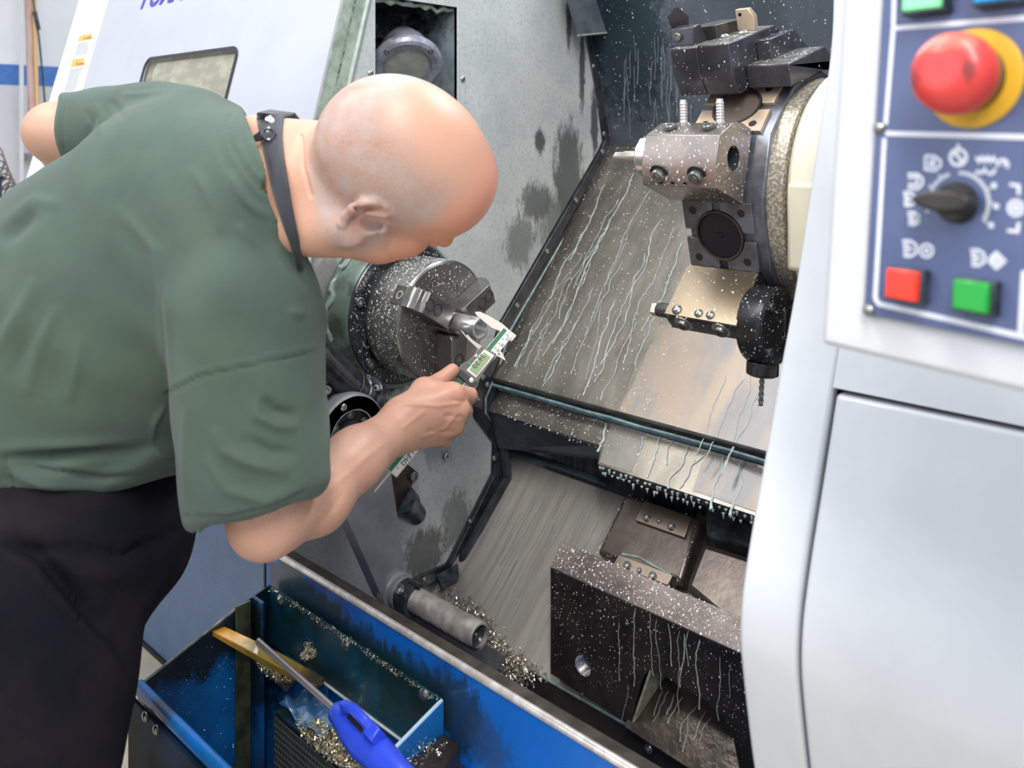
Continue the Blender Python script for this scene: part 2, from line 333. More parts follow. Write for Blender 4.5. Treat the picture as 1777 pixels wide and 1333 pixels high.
for n_, (pa, pb) in dict(l=(632, 650), r=(792, 810)).items():
    y0, y1 = sw(pa, 60).y, sw(pb, 60).y
    part('recess_flange', MB().box((XW, y0, rz0 - .03), (XW + .003, y1, rz1 + .05)), M['plate'], LAT, .001)
    for py in (-60, 131): put('screw', bm_dome, (XW + .003, (y0 + y1) / 2, sw(700, py).z), XP, LAT)
part('recess_flange', MB().box((XW, ra, rz1), (XW + .0035, rb, rz1 + .05)), M['plate'], LAT, .001)
part('drip_edge', MB().tube([V((XW - .01, ra + (rb - ra) * i / 14, rz1 - .003 - .003 * (i % 2) - .006 * (i == 11))) for i in range(15)], [.004 + .003 * (i % 3 == 0) for i in range(15)], 6), M['green'], LAT)
# light plate(s) lying on the wall
lp = [(1010, -60), (1003, 60), (1022, 62), (1042, 245), (1035, 262), (862, 562), (842, 630), (818, 690), (818, 720), (851, 768), (849, 822), (772, 976), (716, 1003), (600, 1120), (520, 980), (520, 430), (560, 300), (655, 200)]
ring = [(sw(*p).y, sw(*p).z) for p in lp]
ring = [p for p in ring]
# the plate runs behind flange and recess: built from the right part and the lower part
right = [(rb + .022, ring[0][1])] + ring[:11]
right += [(.93, ring[10][1] - .0), (.93, rz0 - .03), (rb + .022, rz0 - .03)]
part('spindle_plate', MB().prism(f3(right, XW + .0005), (.003, 0, 0)), M['plate'], LAT)
low = [ring[10]] + ring[10:14][0:0] + ring[10:13] + [(.95, .50), (.80, .52), (.80, ring[10][1])]
part('lower_plate', MB().prism(f3(low, XW + .0005), (.002, 0, 0)), M['plate'], LAT)
part('side_strip', MB().prism(f3([(.93, ring[10][1]), (.93, 1.36), (sw(632, 60).y, 1.36), (sw(632, 60).y, 1.9), (.90, 1.9), (.90, 1.4), (.80, 1.2), (.80, ring[10][1])], XW + .0004), (.002, 0, 0)), M['plate'], LAT)
# black sealing strip around the plate, with its pale sealant bead
def wl(pts, x=XW): return [on(0, x, *p) for p in pts]
strip = wl([(1012, -60), (1018, 60), (1052, 247), (1042, 268), (868, 570), (850, 632), (826, 688), (826, 718), (861, 766), (860, 826), (783, 982), (716, 1012)])
part('seal_strip', MB().ribbon(strip, XP, .024, .008), M['blackwet'], LAT, .0015)
part('sealant_bead', MB().tube([p + XP * .008 for p in wl([(1033, 60), (1066, 248), (1056, 272), (880, 574), (862, 634), (838, 690), (838, 716), (872, 762), (873, 828), (796, 984), (760, 1002)])], .0022, 6), mat('blue_grey_sealant', (.12, .19, .23), .35, 0, (.3, .4, .4), 60), LAT)
for p in [(1030, 115), (1048, 232), (1045, 263), (999, 347), (949, 436), (897, 530), (838, 655), (846, 668), (829, 692), (858, 795), (816, 905), (737, 1006)]:
    put('screw', bm_dome, on(0, XW + .008, *p), XP, LAT)
put('screw', bm_sock, on(0, XW + .003, 772, 791), XP, LAT)
# rear black gutter beside the seal and bent corner plate at its foot
gut = MB()
for a, b in (((868, 832), (790, 975)), ((790, 975), (803, 1004))):
    pa, pb = on(0, XW + .03, *a), on(0, XW + .03, *b)
gut.tube(wl([(872, 745), (880, 830), (842, 900), (806, 965), (800, 998)], XW + .02), .011, 8)
part('gutter', gut, M['blackwet'], LAT)
part('corner_clip', MB().hexa([on(0, XW + .02, 757, 998), on(0, XW + .02, 794, 978), on(0, XW + .05, 797, 1000), on(0, XW + .05, 768, 1018)], [on(0, XW + .012, 757, 998), on(0, XW + .012, 794, 978), on(0, XW + .04, 793, 1010), on(0, XW + .04, 764, 1024)]), M['seal'], LAT, .001)
# deflector at the top corner
part('deflector', MB().hexa(*[[on(0, x, *p) for p in [(968, -50), (1003, 62), (1053, 57), (1018, -50)]] for x in (XW + .05, XW + .046)]), mat('grey_blue_sheet', (.13, .16, .2), .3, .5, (.22, .25, .28), 20, fleck=((.5, .6, .6), 200, .03)), LAT, .001)
part('deflector_lip', MB().tube([on(0, XW + .05, 1003, 62), on(0, XW + .05, 1053, 57)], .0025, 6), M['green'], LAT)
# ---------------- work lamp
lc = on(0, XW - .03, 706, 112); la = V((.62, -.38, -.68)).normalized()
r_ = root('work_lamp', lc, 'round grey waterproof work lamp with a pale lens, in the recess above the chuck', 'lamp')
lm = mat('lamp_housing_grey', (.20, .21, .25), .4, .3, (.32, .34, .40), 60, bump=.3, bs=90, fleck=((.6, .65, .7), 300, .04))
part('lamp_body', MB().lathe(lc, -la, [(.0, .056), (.008, .058), (.02, .05), (.055, .046), (.085, .03), (.095, 0)], 40), lm, r_)
part('lamp_ring', MB().lathe(lc, la, [(-.006, .068), (.004, .070), (.012, .066), (.015, .060), (.013, .048), (.006, .045), (.004, .040)], 48, closed=False), lm, r_)
part('lens', MB().lathe(lc, la, [(.004, .046), (.007, .03), (.008, 0)], 40, closed=False), mat('frosted_lens', (.36, .39, .33), .2, 0, (.28, .3, .26), 40, coat=.5), r_)
part('bracket', MB().cyl(lc - la * .06, lc - la * .06 + V((-.08, 0, .01)), .012), M['dsteel'], r_)
e1 = la.orthogonal().normalized(); e2 = la.cross(e1)
for k in range(4):
    a = k * math.pi / 2 + .5; put('screw', bm_dark, lc + (e1 * math.cos(a) + e2 * math.sin(a)) * .059 + la * .011, la, r_, .7)
# ---------------- back panel and slanted covers
K = on(0, XW, 1055, 250); B = on(0, XW, 850, 655); U = on(0, XW, 1025, 60); S3A = on(0, XW, 868, 830); S3B = on(0, XW, 780, 980)
def xplane(a, b): d = V((0, b.y - a.y, b.z - a.z)).normalized(); return V((0, a.y, a.z)), V((0, -d.z, d.y)), d
P1 = xplane(B, K); PB = xplane(K, U); P3 = xplane(S3B, S3A)
XR = -.33
top = V((0, K.y - .16, K.z + .6))
part('back_panel', MB().prism([V((XW, K.y, K.z)), V((XR + .3, K.y, K.z)), V((XR + .3, top.y, top.z)), V((XW, top.y, top.z))], (0, .004, .002)), M['backp'], LAT)
COV = root('bed_cover', (-.8, B.y, B.z - .03), 'slanted stainless cover over the lathe bed, streaked with dried coolant', 'cover')
q1 = lambda px, py: onp(P1[0], P1[1], px, py)
bx = B.y; 
up_ = lambda x, s, off=0: V((x, B.y + P1[2].y * s, B.z + P1[2].z * s)) + P1[1] * off
LK = (K - B).length
part('cover_plate', MB().prism([up_(XW, 0), up_(XR, 0), up_(XR, LK), up_(XW, LK)], P1[1] * -.004), M['cover'], COV, .001)
part('cover_fold', MB().box((XW, K.y - .004, K.z - .004), (XR + .3, K.y + .01, K.z + .004)), M['backp'], COV, .001)
# wiped (dry) tongue of the sheet: its own thin plate with a ragged edge
g = random.Random(4)
edge = [(1142, 565), (1133, 590), (1118, 625), (1104, 655), (1092, 680), (1078, 702)]
rag = []
for i in range(len(edge) - 1):
    for t in range(7):
        x = edge[i][0] + (edge[i + 1][0] - edge[i][0]) * t / 7; y = edge[i][1] + (edge[i + 1][1] - edge[i][1]) * t / 7
        rag.append(q1(x + g.uniform(-3, 3), y))
dry = [q1(1210, 560)] + rag + [up_(q1(1078, 702).x, .0), up_(XR, 0), up_(XR, .25)]
part('wiped_area', MB().prism([p + P1[1] * .0001 for p in dry], P1[1] * .0005), M['coverdry'], COV)
part('lower_fold', MB().tube([up_(XW + .01, -.002), up_(XR, -.002)], .004, 8), M['dsteel'], COV)
# channel below: dark gutter with blue-grey sealant lines
CT = on(0, XW, 862, 668)
chan = [V((0, B.y, B.z)), V((0, B.y + .012, B.z - .016)), V((0, CT.y + .02, CT.z - .006)), V((0, CT.y + .006, CT.z - .01))]
def xprism(pts, x0, x1): return [V((x0, p.y, p.z)) for p in pts], V((x1 - x0, 0, 0))
part('drip_channel', MB().prism(*xprism([V((0, B.y - .004, B.z - .004)), V((0, B.y + .05, B.z - .004)), V((0, B.y + .05, B.z - .06)), V((0, CT.y - .004, CT.z - .008))], XW + .01, XR)), M['blackwet'], COV, .002)
part('sealant_line', MB().tube([V((XW + .015 + i * .06, B.y - .006 + g.uniform(-.001, .001), B.z - .012 + g.uniform(-.001, .001))) for i in range(16)], .0035, 6), mat('teal_sealant', (.10, .17, .20), .35, 0, (.2, .3, .33), 60), COV)
part('sealant_line', MB().tube([V((XW + .015 + i * .06, CT.y - .008, CT.z - .004 + g.uniform(-.001, .001))) for i in range(16)], .003, 6), bpy.data.materials['teal_sealant'], COV)
# second, lower cover with the stepped edge
G = root('lower_guard', (-.8, CT.y, CT.z - .05), 'lower slanted steel guard strip with a stepped front edge below the bed cover', 'guard')
n2 = V((0, -.74, .67)).normalized(); p2_ = V((0, CT.y, CT.z))
q2 = lambda px, py: onp(p2_, n2, px, py)
gp = [q2(872, 672), q2(847, 713), q2(1043, 774), q2(1037, 806), q2(1306, 894)]
rgt = V((XR, gp[-1].y, gp[-1].z)); rgt2 = V((XR, gp[0].y, gp[0].z)); step = [q2(1041, 782), q2(1048, 790)]
gpoly = [gp[0], gp[1], gp[2], gp[3], rgt, rgt2]
part('guard_plate', MB().prism(gpoly, n2 * -.003), M['cover'], G, .0006)
part('wiped_area', MB().prism([p + n2 * .0002 for p in [q2(1062, 732), q2(1120, 750), q2(1095, 820), q2(1040, 803), q2(1050, 772)]], n2 * .0004), mat('grey_dry_film', (.34, .32, .29), .5, .5, (.28, .27, .25), 30), G)
part('wiped_area', MB().prism([p + n2 * .0002 for p in [q2(1225, 782), rgt2 + V((0, 0, -.004)), rgt + V((0, 0, .006)), q2(1202, 852)]], n2 * .0004), M['coverdry'], G)
sk = [gp[1], gp[2], gp[2] + V((0, .012, -.07)), gp[1] + V((0, .012, -.075))]
part('skirt', MB().prism([gp[1], gp[2], gp[2] + V((0, .03, -.035)), gp[1] + V((0, .03, -.085))], (0, .003, 0)), mat('bluish_dark_sheet', (.05, .06, .075), .3, .5, (.09, .10, .12), 20), G)
lip = [gp[3], rgt]
part('drip_lip', MB().prism([lip[0], lip[1], lip[1] + V((0, .006, -.014)), lip[0] + V((0, .006, -.014))], (0, .004, 0)), M['blackwet'], G)
foam = MB(); a, b = gp[3], rgt
for i in range(64):
    t = (i + 1.4 * g.random()) / 64 * .62; p = a.lerp(b, t) + V((0, -.001, -.001 - .009 * (i % 2) - .004 * g.random()))
    foam.lathe(p, (0, 0, -1), [(0, .0022 + .0012 * g.random()), (.002, .0022), (.004 + .006 * g.random() ** 3, .0003)], 6)
part('foam_drops', foam, M['cool'], G, kind='stuff')
# inner vertical sheet under the guard with its folded lip
d0, d1 = on(1, B.y + .05, 872, 745), on(1, B.y + .05, 1060, 830)
CH = root('chip_chute', (-.9, 1.2, .45), 'streaked sloping metal chute leading chips down to the trough', 'chute')
sl = lambda x, s: V((x, S3B.y + P3[2].y * s, S3B.z + P3[2].z * s))
q3 = lambda px, py: onp(P3[0], P3[1], px, py)
LP = q3(909, 1156); s_bot = -(V((0, S3B.y, S3B.z)) - V((0, LP.y, LP.z))).length; s_top = (S3A - S3B).length + .05
part('slope', MB().prism([sl(XW, s_bot), sl(XR, s_bot), sl(XR, s_top), sl(XW, s_top)], P3[1] * -.004), M['chute'], CH)
tp = sl(0, s_top)
part('upper_sheet', MB().prism([V((XW, tp.y, tp.z - .02)), V((XR, tp.y, tp.z - .02)), V((XR, tp.y, B.z)), V((XW, tp.y, B.z))], (0, .003, 0)), mat('patchy_bluish_sheet', (.10, .11, .13), .3, .6, (.05, .055, .07), 30, (5, 1, .4), bump=.05, bs=90, spots=[(on(1, 1.34, 900, 780), (.07, .1, .05), (.36, .39, .38), 60, (1, 1, 1), .9), (on(1, 1.34, 890, 812), (.05, .1, .03), (.36, .39, .38), 60, (1, 1, 1), .8)], org=V((-.9, 1.2, .45))), CH)  # dark bluish sheet with two pale patches
fa, fb = on(1, tp.y - .012, 876, 778), on(1, tp.y - .012, 1052, 841)
part('folded_lip', MB().prism([fa, fb, fb + V((0, .01, .004)), fa + V((0, .01, .004))], (0, 0, -.005)), mat('blue_grey_lip', (.09, .13, .17), .3, .5), CH, .001)
part('front_face', MB().prism([V((XW, LP.y, LP.z)), V((XR, LP.y, LP.z)), V((XR, LP.y, .1)), V((XW, LP.y, .1))], (0, .004, 0)), M['brown'], CH)
part('lip_bead', MB().tube([V((LP.x + .0, LP.y, LP.z)), V((XR, LP.y, LP.z))], .003, 6), mat('pale_green_residue', (.27, .36, .30), .4, 0, (.15, .2, .17), 50), CH)
part('left_front_sheet', MB().hexa(*[[on(1, y, *p) for p in [(640, 1035), (690, 1035), (880, 1140), (850, 1180)]] for y in (1.0, 1.004)]), mat('dull_grey_sheet', (.20, .20, .205), .35, .4, (.28, .28, .28), 30), CH)
for p in [(1128, 1297), (735, 1102)]: put('screw', bm_sock, on(1, LP.y - .001 if p[0] > 900 else .999, *p), (0, -1, 0), CH, .9)
# coolant splashes and runs on the covers
tr1 = quad(up_(XW, 0), up_(XR, 0), up_(XR, LK), up_(XW, LK))
droplets('coolant_spots', [tuple(p + P1[1] * .0006 for p in t) for t in tr1], 4200, COV, M['coolw'], (.0004, .0013), 2)
st = []
for px, py, ln in [(1100, 300, .3), (1130, 330, .35), (1075, 345, .3), (1150, 380, .33), (1060, 380, .3), (1040, 420, .27), (1090, 400, .33), (1170, 395, .3), (1010, 440, .2), (1120, 440, .28), (990, 480, .2), (1030, 500, .22), (960, 520, .16), (1165, 470, .2), (1070, 520, .2), (1000, 560, .13), (930, 560, .1), (1105, 560, .16), (1145, 520, .2), (1050, 320, .2), (1185, 420, .2), (1080, 455, .25), (1020, 395, .18), (950, 560, .1), (1310, 620, .2), (1330, 625, .2), (1290, 660, .15), (1260, 650, .15)]:
    st.append((q1(px, py) + P1[1] * .0005, ln * 1.05))
dn1 = -P1[2] 
trickles('coolant_trickles', P1[0], P1[1], [(s, l) for s, l in st], dn1, COV, M['cool'], (.0008, .0026), wob=.26, th=.0004)
g3 = random.Random(9); st = []
for px, py, ln in [(1052, 735, .055), (1150, 755, .08), (1200, 765, .09), (1255, 790, .09), (1290, 800, .09), (1120, 752, .03), (1172, 760, .05), (1232, 778, .08)]: st.append((q2(px, py) + n2 * .0005, ln))
trickles('coolant_trickles', p2_, n2, st, V((0, -.67, -.74)), G, M['cool'], (.0018, .0042), seed=8, wob=.42, th=.0007)
droplets('coolant_spots', [tuple(p + n2 * .0004 for p in t) for t in quad(gp[0], gp[1], rgt, rgt2)], 900, G, M['coolw'], (.0005, .0015), 3)
droplets('coolant_spots', [tuple(p - V((0, .0006, 0)) for p in t) for t in quad(V((XW, K.y, K.z)), V((XR + .2, K.y, K.z)), V((XR + .2, top.y, top.z)), V((XW, top.y, top.z)))], 2600, LAT, M['coolw'], (.0004, .0015), 5)
bd = -PB[2]; st = []
for i in range(34): px = g3.uniform(1075, 1200); st.append((onp(PB[0], PB[1], px, g3.uniform(60, 180)) - V((0, .0006, 0)), g3.uniform(.05, .16)))
trickles('coolant_trickles', PB[0], V((0, -1, 0)), st, V((0, 0, -1)), LAT, mat('thin_coolant_film', (.24, .27, .30), .3, .3), (.0006, .0014), seed=5, wob=.12)
# light streaks washed down the chute
st = []
for i in range(60): px = g3.uniform(860, 1080); py = g3.uniform(830, 980); st.append((q3(px, py) + P3[1] * .0003, g3.uniform(.05, .2)))
trickles('washed_streaks', P3[0], P3[1], st, -P3[2], CH, mat('grey_film', (.33, .33, .31), .4, .4), (.001, .004), seed=6, wob=.05, th=.0001)
# ---------------- spindle, chuck
CC = at(771, 557, 1.5); ax = lambda x: V((x, CC.y, CC.z)); XF = CC.x
CK = root('chuck', ax(XW), 'speckled steel three-jaw chuck on the spindle, gripping a short tube', 'chuck')
cst = mat('chuck_steel', (.36, .345, .33), .3, .9, (.23, .22, .21), 10, (1, 2, 2), bump=.05, bs=120, bstretch=(1, 8, 8), rvar=.1, fleck=((.6, .6, .56), 260, .035))
cfs = mat('chuck_face_steel', (.38, .355, .33), .34, .9, (.26, .245, .235), 8, rvar=.1, bump=.04, bs=160)
part('spindle_nose', MB().lathe(ax(XW), XP, [(0, .150), (.012, .150), (.022, .142), (.040, .136), (.048, .130)], 72), mat('green_stained_nose', (.11, .12, .10), .3, .55, (.20, .26, .22), 22, bump=.4, bs=40, contrast=(.4, .6)), CK)
part('goo_ring', MB().tube([V((XW + .014 + .004 * math.sin(i * .9), CC.y + (.148 + .004 * math.sin(i * 1.7)) * math.cos(i * math.pi / 48), CC.z + (.148 + .004 * math.cos(i * 2.3)) * math.sin(i * math.pi / 48))) for i in range(97)], [.005 + .0015 * math.sin(i * .8) * math.sin(i * 2.1) for i in range(97)], 7), mat('milky_green_sludge', (.17, .24, .20), .22, 0, (.30, .37, .33), 60, bump=.5, bs=70), CK)
part('mounting_ring', MB().lathe(ax(XW), XP, [(.046, .128), (.050, .128), (.052, .126), (.052, .098)], 72), M['blackwet'], CK)
part('chuck_body', MB().lathe(ax(XW), XP, [(.052, .094), (.062, .094), (.066, .104), (.071, .105), (XF - XW - .003, .105), (XF - XW, .102), (XF - XW, .1015)], 96), cst, CK)
part('chuck_face', MB().lathe(ax(XF), XP, [(-.001, .1015), (.0005, .100), (.0005, .070), (-.001, .069), (-.001, .067), (.0005, .066), (.0005, .053), (-.002, .052), (-.002, .042), (.002, .041), (.002, .030), (-.004, .028), (-.03, .027), (-.03, 0)], 96, closed=False), cfs, CK)
for k in range(6):
    a = math.radians(28 + 60 * k + 14); p = ax(XW + .052) + V((0, math.cos(a), math.sin(a))) * .1135; put('mounting_bolt', bm_dark, p, XP, CK, 1.05)
    if k % 2 == 0: pass
for k in range(3):
    for da in (38, 82):
        a = math.radians(28 + 120 * k + da); put('face_bolt', bm_dark, ax(XF - .0045) + V((0, math.cos(a), math.sin(a))) * (.060 if da == 38 else .076), XP, CK, .9)
    a = math.radians(28 + 120 * k + 60); put('cap_bolt', bm_dark, ax(XF - .001) + V((0, math.cos(a), math.sin(a))) * .035, XP, CK, .55)
for k in range(3):
    a = math.radians(28 + 120 * k); rd = V((0, math.cos(a), math.sin(a))); tg = V((0, -math.sin(a), math.cos(a)))
    def jp(r, t, x): return ax(XF + x) + rd * r + tg * t
    def sec(pts, hw): return [jp(r, -hw, x) for r, x in pts], tg * (2 * hw)
    part('jaw_slot', MB().prism(*sec([(.028, .0), (.1056, .0), (.1056, -.028), (.028, -.028)], .0165)), M['dsteel'], CK, .001)
    ex = .034 if k == 0 else .0
    prof = [(.0188, .001), (.0188, .034), (.024, .040), (.090, .040), (.093, .031), (.100, .029), (.103, .020), (.107, .016), (.107, .001)]
    j = part('jaw', MB().prism(*sec(prof, .0185)), cst, CK, .0012)
    part('master_jaw', MB().prism(*sec([(.030, -.02), (.030, .004), (.1045, .004), (.1045, -.02)], .011)), M['dsteel'], j, .0008)
    for r, x in ((.060, .0342), (.080, .0342)):
        put('jaw_bolt', bm_dark, jp(r, 0, x), XP, j, 1.0)
        part('counterbore', MB().lathe(jp(r, 0, x), XP, [(0, .0105), (.0063, .0105), (.0065, .0088), (.001, .0088)], 24, closed=False), M['blackwet'], j)
    part('edge_nut', MB().lathe(jp(.106, 0, -.012), rd, [(-.004, .008), (.0005, .008), (.0005, .005), (-.003, .0045), (-.003, 0)], 16), M['satin'], CK)
tri = []
for i in range(48):
    a0, a1 = i * math.pi / 24, (i + 1) * math.pi / 24; f_ = lambda a, x, r: ax(x) + V((0, math.cos(a), math.sin(a))) * r
    tri += quad(f_(a0, XW + .072, .1052), f_(a1, XW + .072, .1052), f_(a1, XF - .003, .1052), f_(a0, XF - .003, .1052))
droplets('coolant_spots', tri, 2300, CK, M['coolw'], (.0004, .0014), 11)
tri = [(f_(i * math.pi / 24, XF + .0006, .1), f_((i + 1) * math.pi / 24, XF + .0006, .1), ax(XF + .0006)) for i in range(48)]
droplets('coolant_spots', tri, 700, CK, M['coolw'], (.0004, .0014), 12)
tri = [(f_(i * math.pi / 24, XW + .0525, .126), f_((i + 1) * math.pi / 24, XW + .0525, .126), ax(XW + .0525)) for i in range(48)]
droplets('coolant_spots', tri, 1300, CK, M['coolw'], (.0004, .0014), 13, keep=lambda p: math.hypot(p[1] - CC.y, p[2] - CC.z) > .098)
# workpiece
WE = -1.019
WP = root('steel_tube', ax(XF + .02), 'shiny turned steel tube with an internal thread, clamped in the chuck jaws', 'workpiece')
part('tube_wall', MB().lathe(ax(XF - .02), XP, [(0, .0185), (XF * 0 + .048, .0185), (.049, .0178), (.051, .0178), (.052, .0185), (WE - XF + .0185, .0185), (WE - XF + .02, .0176), (WE - XF + .02, .0166)], 48, closed=False), M['bright'], WP)
th = [(0, .0166)]
for i in range(14): th += [(-.0022 * i - .0006, .0150), (-.0022 * i - .0017, .0166)]
part('internal_thread', MB().lathe(ax(WE), XP, th + [(-.026, .0135), (-.06, .0135), (-.06, 0)], 40, closed=False), M['bright'], WP, sharp=20)
# ================================================================ parts catcher arm
g = random.Random(21)
HX = -1.12
hc = on(0, HX, 612, 757); ec = on(0, HX, 685, 1022)
PC = root('parts_catcher', V((HX, hc.y, hc.z)), 'grey cast swing arm of the parts catcher with a round hub behind the forearm', 'swing arm')
hub = lambda x: V((x, hc.y, hc.z))
part('arm_hub', MB().lathe(hub(HX - .115), XP, [(0, .064), (.108, .066), (.112, .065), (.115, .062), (.115, .040)], 56, closed=False), M['cast'], PC)
part('hub_recess', MB().lathe(hub(HX), XP, [(0, .041), (-.010, .040), (-.010, .024), (-.002, .023), (-.001, .018), (-.012, .017), (-.012, 0)], 40, closed=False), M['blackwet'], PC)
for k in range(6):
    a = k * math.pi / 3 + .5; put('hub_screw', bm_dark, hub(HX - .010) + V((0, math.cos(a), math.sin(a))) * .0325, XP, PC, .8)
put('plug', bm_dome, hub(HX - .001) + V((0, math.cos(1.9), math.sin(1.9))) * .052, XP, PC, 1.0)
dr = (ec - hc); dr = V((0, dr.y, dr.z)).normalized(); pr = V((0, -dr.z, dr.y))
A0 = hub(HX); E0 = V((HX, ec.y, ec.z)); ap = []
for k in range(13): a = math.pi * (1 + k / 12); ap.append(A0 + pr * (-.064 * math.cos(a - math.pi)) + dr * (.064 * math.sin(a - math.pi)) * -1)
low_ = [E0 + pr * (.026 * math.cos(math.pi * k / 10)) * (1) + dr * (.026 * math.sin(math.pi * k / 10)) for k in range(11)]
arm = [p for p in ap][::1] + low_[::-1] if (ap[-1] - low_[-1]).length < (ap[-1] - low_[0]).length else ap + low_
part('arm_plate', MB().prism(arm, (-.03, 0, 0), [[A0 + V((0, .0412 * math.cos(2 * math.pi * k / 40), .0412 * math.sin(2 * math.pi * k / 40))) for k in range(40)]]), M['cast'], PC, .003, seg=2)
part('arm_web', MB().hexa([A0 + pr * .045 + V((-.03, 0, 0)), A0 - pr * .045 + V((-.03, 0, 0)), E0 - pr * .018 + V((-.03, 0, 0)), E0 + pr * .018 + V((-.03, 0, 0))], [A0 + pr * .03 + V((-.09, 0, 0)), A0 - pr * .03 + V((-.09, 0, 0)), E0 - pr * .014 + V((-.05, 0, 0)), E0 + pr * .014 + V((-.05, 0, 0))]), mat('dark_arm_side', (.10, .12, .15), .4, .3), PC, .004)
tb = lambda x: V((x, ec.y, ec.z)); ex = None
for i in range(200):
    x = HX + i * .002; 
    r = (tb(x) - CAM); dd = r.dot(FW); 
    if CX + FPX * r.dot(RT) / dd > 832: ex = x; break
part('arm_boss', MB().lathe(tb(HX - .01), XP, [(0, .030), (.018, .030), (.022, .026), (.034, .026)], 32), M['cast'], PC, .001)
part('clamp_collar', MB().lathe(tb(HX + .026), XP, [(0, .0245), (.001, .026), (.012, .026), (.013, .0235), (.016, .0235), (.017, .0255), (.028, .0255), (.030, .022)], 36), M['blackwet'], PC)
put('collar_screw', bm_dark, tb(HX + .038) + V((0, -.018, .018)), (0, -.7, .7), PC, 1.0)
part('collar_slot', MB().box((HX + .037, ec.y - .003, ec.z + .021), (HX + .062, ec.y + .003, ec.z + .026)), M['void'], PC)
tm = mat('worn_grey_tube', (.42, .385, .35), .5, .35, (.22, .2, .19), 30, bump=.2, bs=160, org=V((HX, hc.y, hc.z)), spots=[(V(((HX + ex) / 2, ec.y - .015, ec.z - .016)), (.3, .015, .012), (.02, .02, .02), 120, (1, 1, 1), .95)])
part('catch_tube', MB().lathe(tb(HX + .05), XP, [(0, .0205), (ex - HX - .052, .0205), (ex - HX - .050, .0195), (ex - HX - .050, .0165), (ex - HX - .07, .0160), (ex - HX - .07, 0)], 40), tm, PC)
part('tube_bore', MB().lathe(tb(ex - .006), XP, [(0, .0162), (.0003, .0145), (-.004, .012), (-.004, 0)], 28, closed=False), M['blackwet'], PC)
put('bore_screw', bm_sock, tb(ex - .01), XP, PC, .55)
# ================================================================ coolant pipe elbow below the chuck
e0 = at(530, 610, 1.36); e1_ = at(585, 655, 1.36); e2_ = on(0, XW + .075, 628, 690)
PI_ = root('coolant_pipe', on(0, XW, 640, 700), 'black wet coolant pipe bolted to the wall with a round flange below the chuck', 'pipe')
pth = [at(515, 560, 1.30), at(532, 592, 1.33), at(552, 618, 1.36), at(580, 645, 1.39), at(605, 668, 1.42), at(630, 688, 1.45)]
part('elbow', MB().tube(pth, [.026, .027, .028, .028, .027, .026], 24), M['blackwet'], PI_)
pd = (pth[-1] - pth[-2]).normalized()
part('flange', MB().lathe(pth[-1] - pd * .022, pd, [(0, .027), (.002, .030), (.022, .030), (.023, .037), (.034, .038), (.036, .035), (.05, .034)], 36), M['blackwet'], PI_)
part('band', MB().lathe(pth[-2], pd, [(0, .0285), (.001, .0295), (.009, .0295), (.010, .0285)], 30, closed=False), M['dsteel'], PI_)
eo = pd.orthogonal().normalized(); eq = pd.cross(eo)
for k in range(6):
    a = k * math.pi / 3 + .3; put('flange_bolt', bm_sock, pth[-1] + (eo * math.cos(a) + eq * math.sin(a)) * .030 - pd * .004, -pd, PI_, .8)
part('sludge_pipe', MB().tube([at(535, 640, 1.37), at(556, 672, 1.40), at(572, 692, 1.43)], [.035, .034, .03], 20), mat('black_foamy_steel', (.02, .02, .022), .3, .2, fleck=((.45, .47, .47), 90, .10)), PI_)
put('brass_bolt', bm_sock, at(567, 677, 1.365), (at(567, 677, 1.3) - at(567, 677, 1.4)), PI_, 1.0)
# dark bracket with short cylinder on the lower plate
BR = root('nozzle_bracket', on(0, XW, 700, 850), 'dark oily bracket with a short black cylinder on the grey lower plate', 'bracket')
fb_ = lambda x, pts: [on(0, x, *p) for p in pts]
part('bracket_plate', MB().hexa(fb_(XW + .035, [(655, 830), (698, 798), (727, 822), (680, 905)]), fb_(XW + .006, [(655, 830), (698, 798), (727, 822), (680, 905)])), M['brown'], BR, .002)
put('bracket_bolt', bm_dark, on(0, XW + .035, 716, 827), XP, BR, 1.1)
put('bracket_bolt', bm_dark, on(0, XW + .035, 678, 899), XP, BR, .8)
part('cylinder_body', MB().cyl(on(0, XW + .03, 700, 868), on(0, XW + .01, 722, 893), .022, .020), M['blackwet'], BR)
part('cylinder_collar', MB().cyl(on(0, XW + .03, 698, 866), on(0, XW + .024, 706, 875), .026, .026), M['seal'], BR)
# ================================================================ turret
TY, TZ, TR = 1.2565, 1.285, .187
X0, X1 = -.662, -.555
tcn = lambda x: V((x, TY, TZ))
def fr(th): th = math.radians(th); return V((0, -math.cos(th), math.sin(th))), V((0, math.sin(th), math.cos(th)))
def tp_(th, x, n, t): a, b = fr(th); return tcn(x) + a * n + b * t
TU = root('tool_turret', tcn(-.5), 'twelve-station tool turret with mounting flats tinted tan for warm reflected light and a speckled steel ring', 'turret')
tan_ = mat('warm_lit_mounting_steel', (.62, .47, .32), .36, .6, (.55, .43, .33), 30, bump=.05, bs=200, fleck=((.85, .8, .7), 300, .03))  # warm light reflected by the mounting flats is put into this tan
dpl = mat('dark_mounting_steel', (.12, .12, .135), .3, .6, (.2, .22, .26), 30, bump=.08, bs=150, fleck=((.6, .65, .7), 200, .03))
h = TR * math.tan(math.radians(15))
pg = []
for k in range(12): a = math.radians(15 + 30 * k + 15); rr = (TR - .006) / math.cos(math.radians(15)); pg.append(V((X0 + .004, TY - rr * math.cos(a), TZ + rr * math.sin(a))))
part('turret_drum', MB().prism(pg, (X1 - X0 + .01, 0, 0)), dpl, TU, .002)
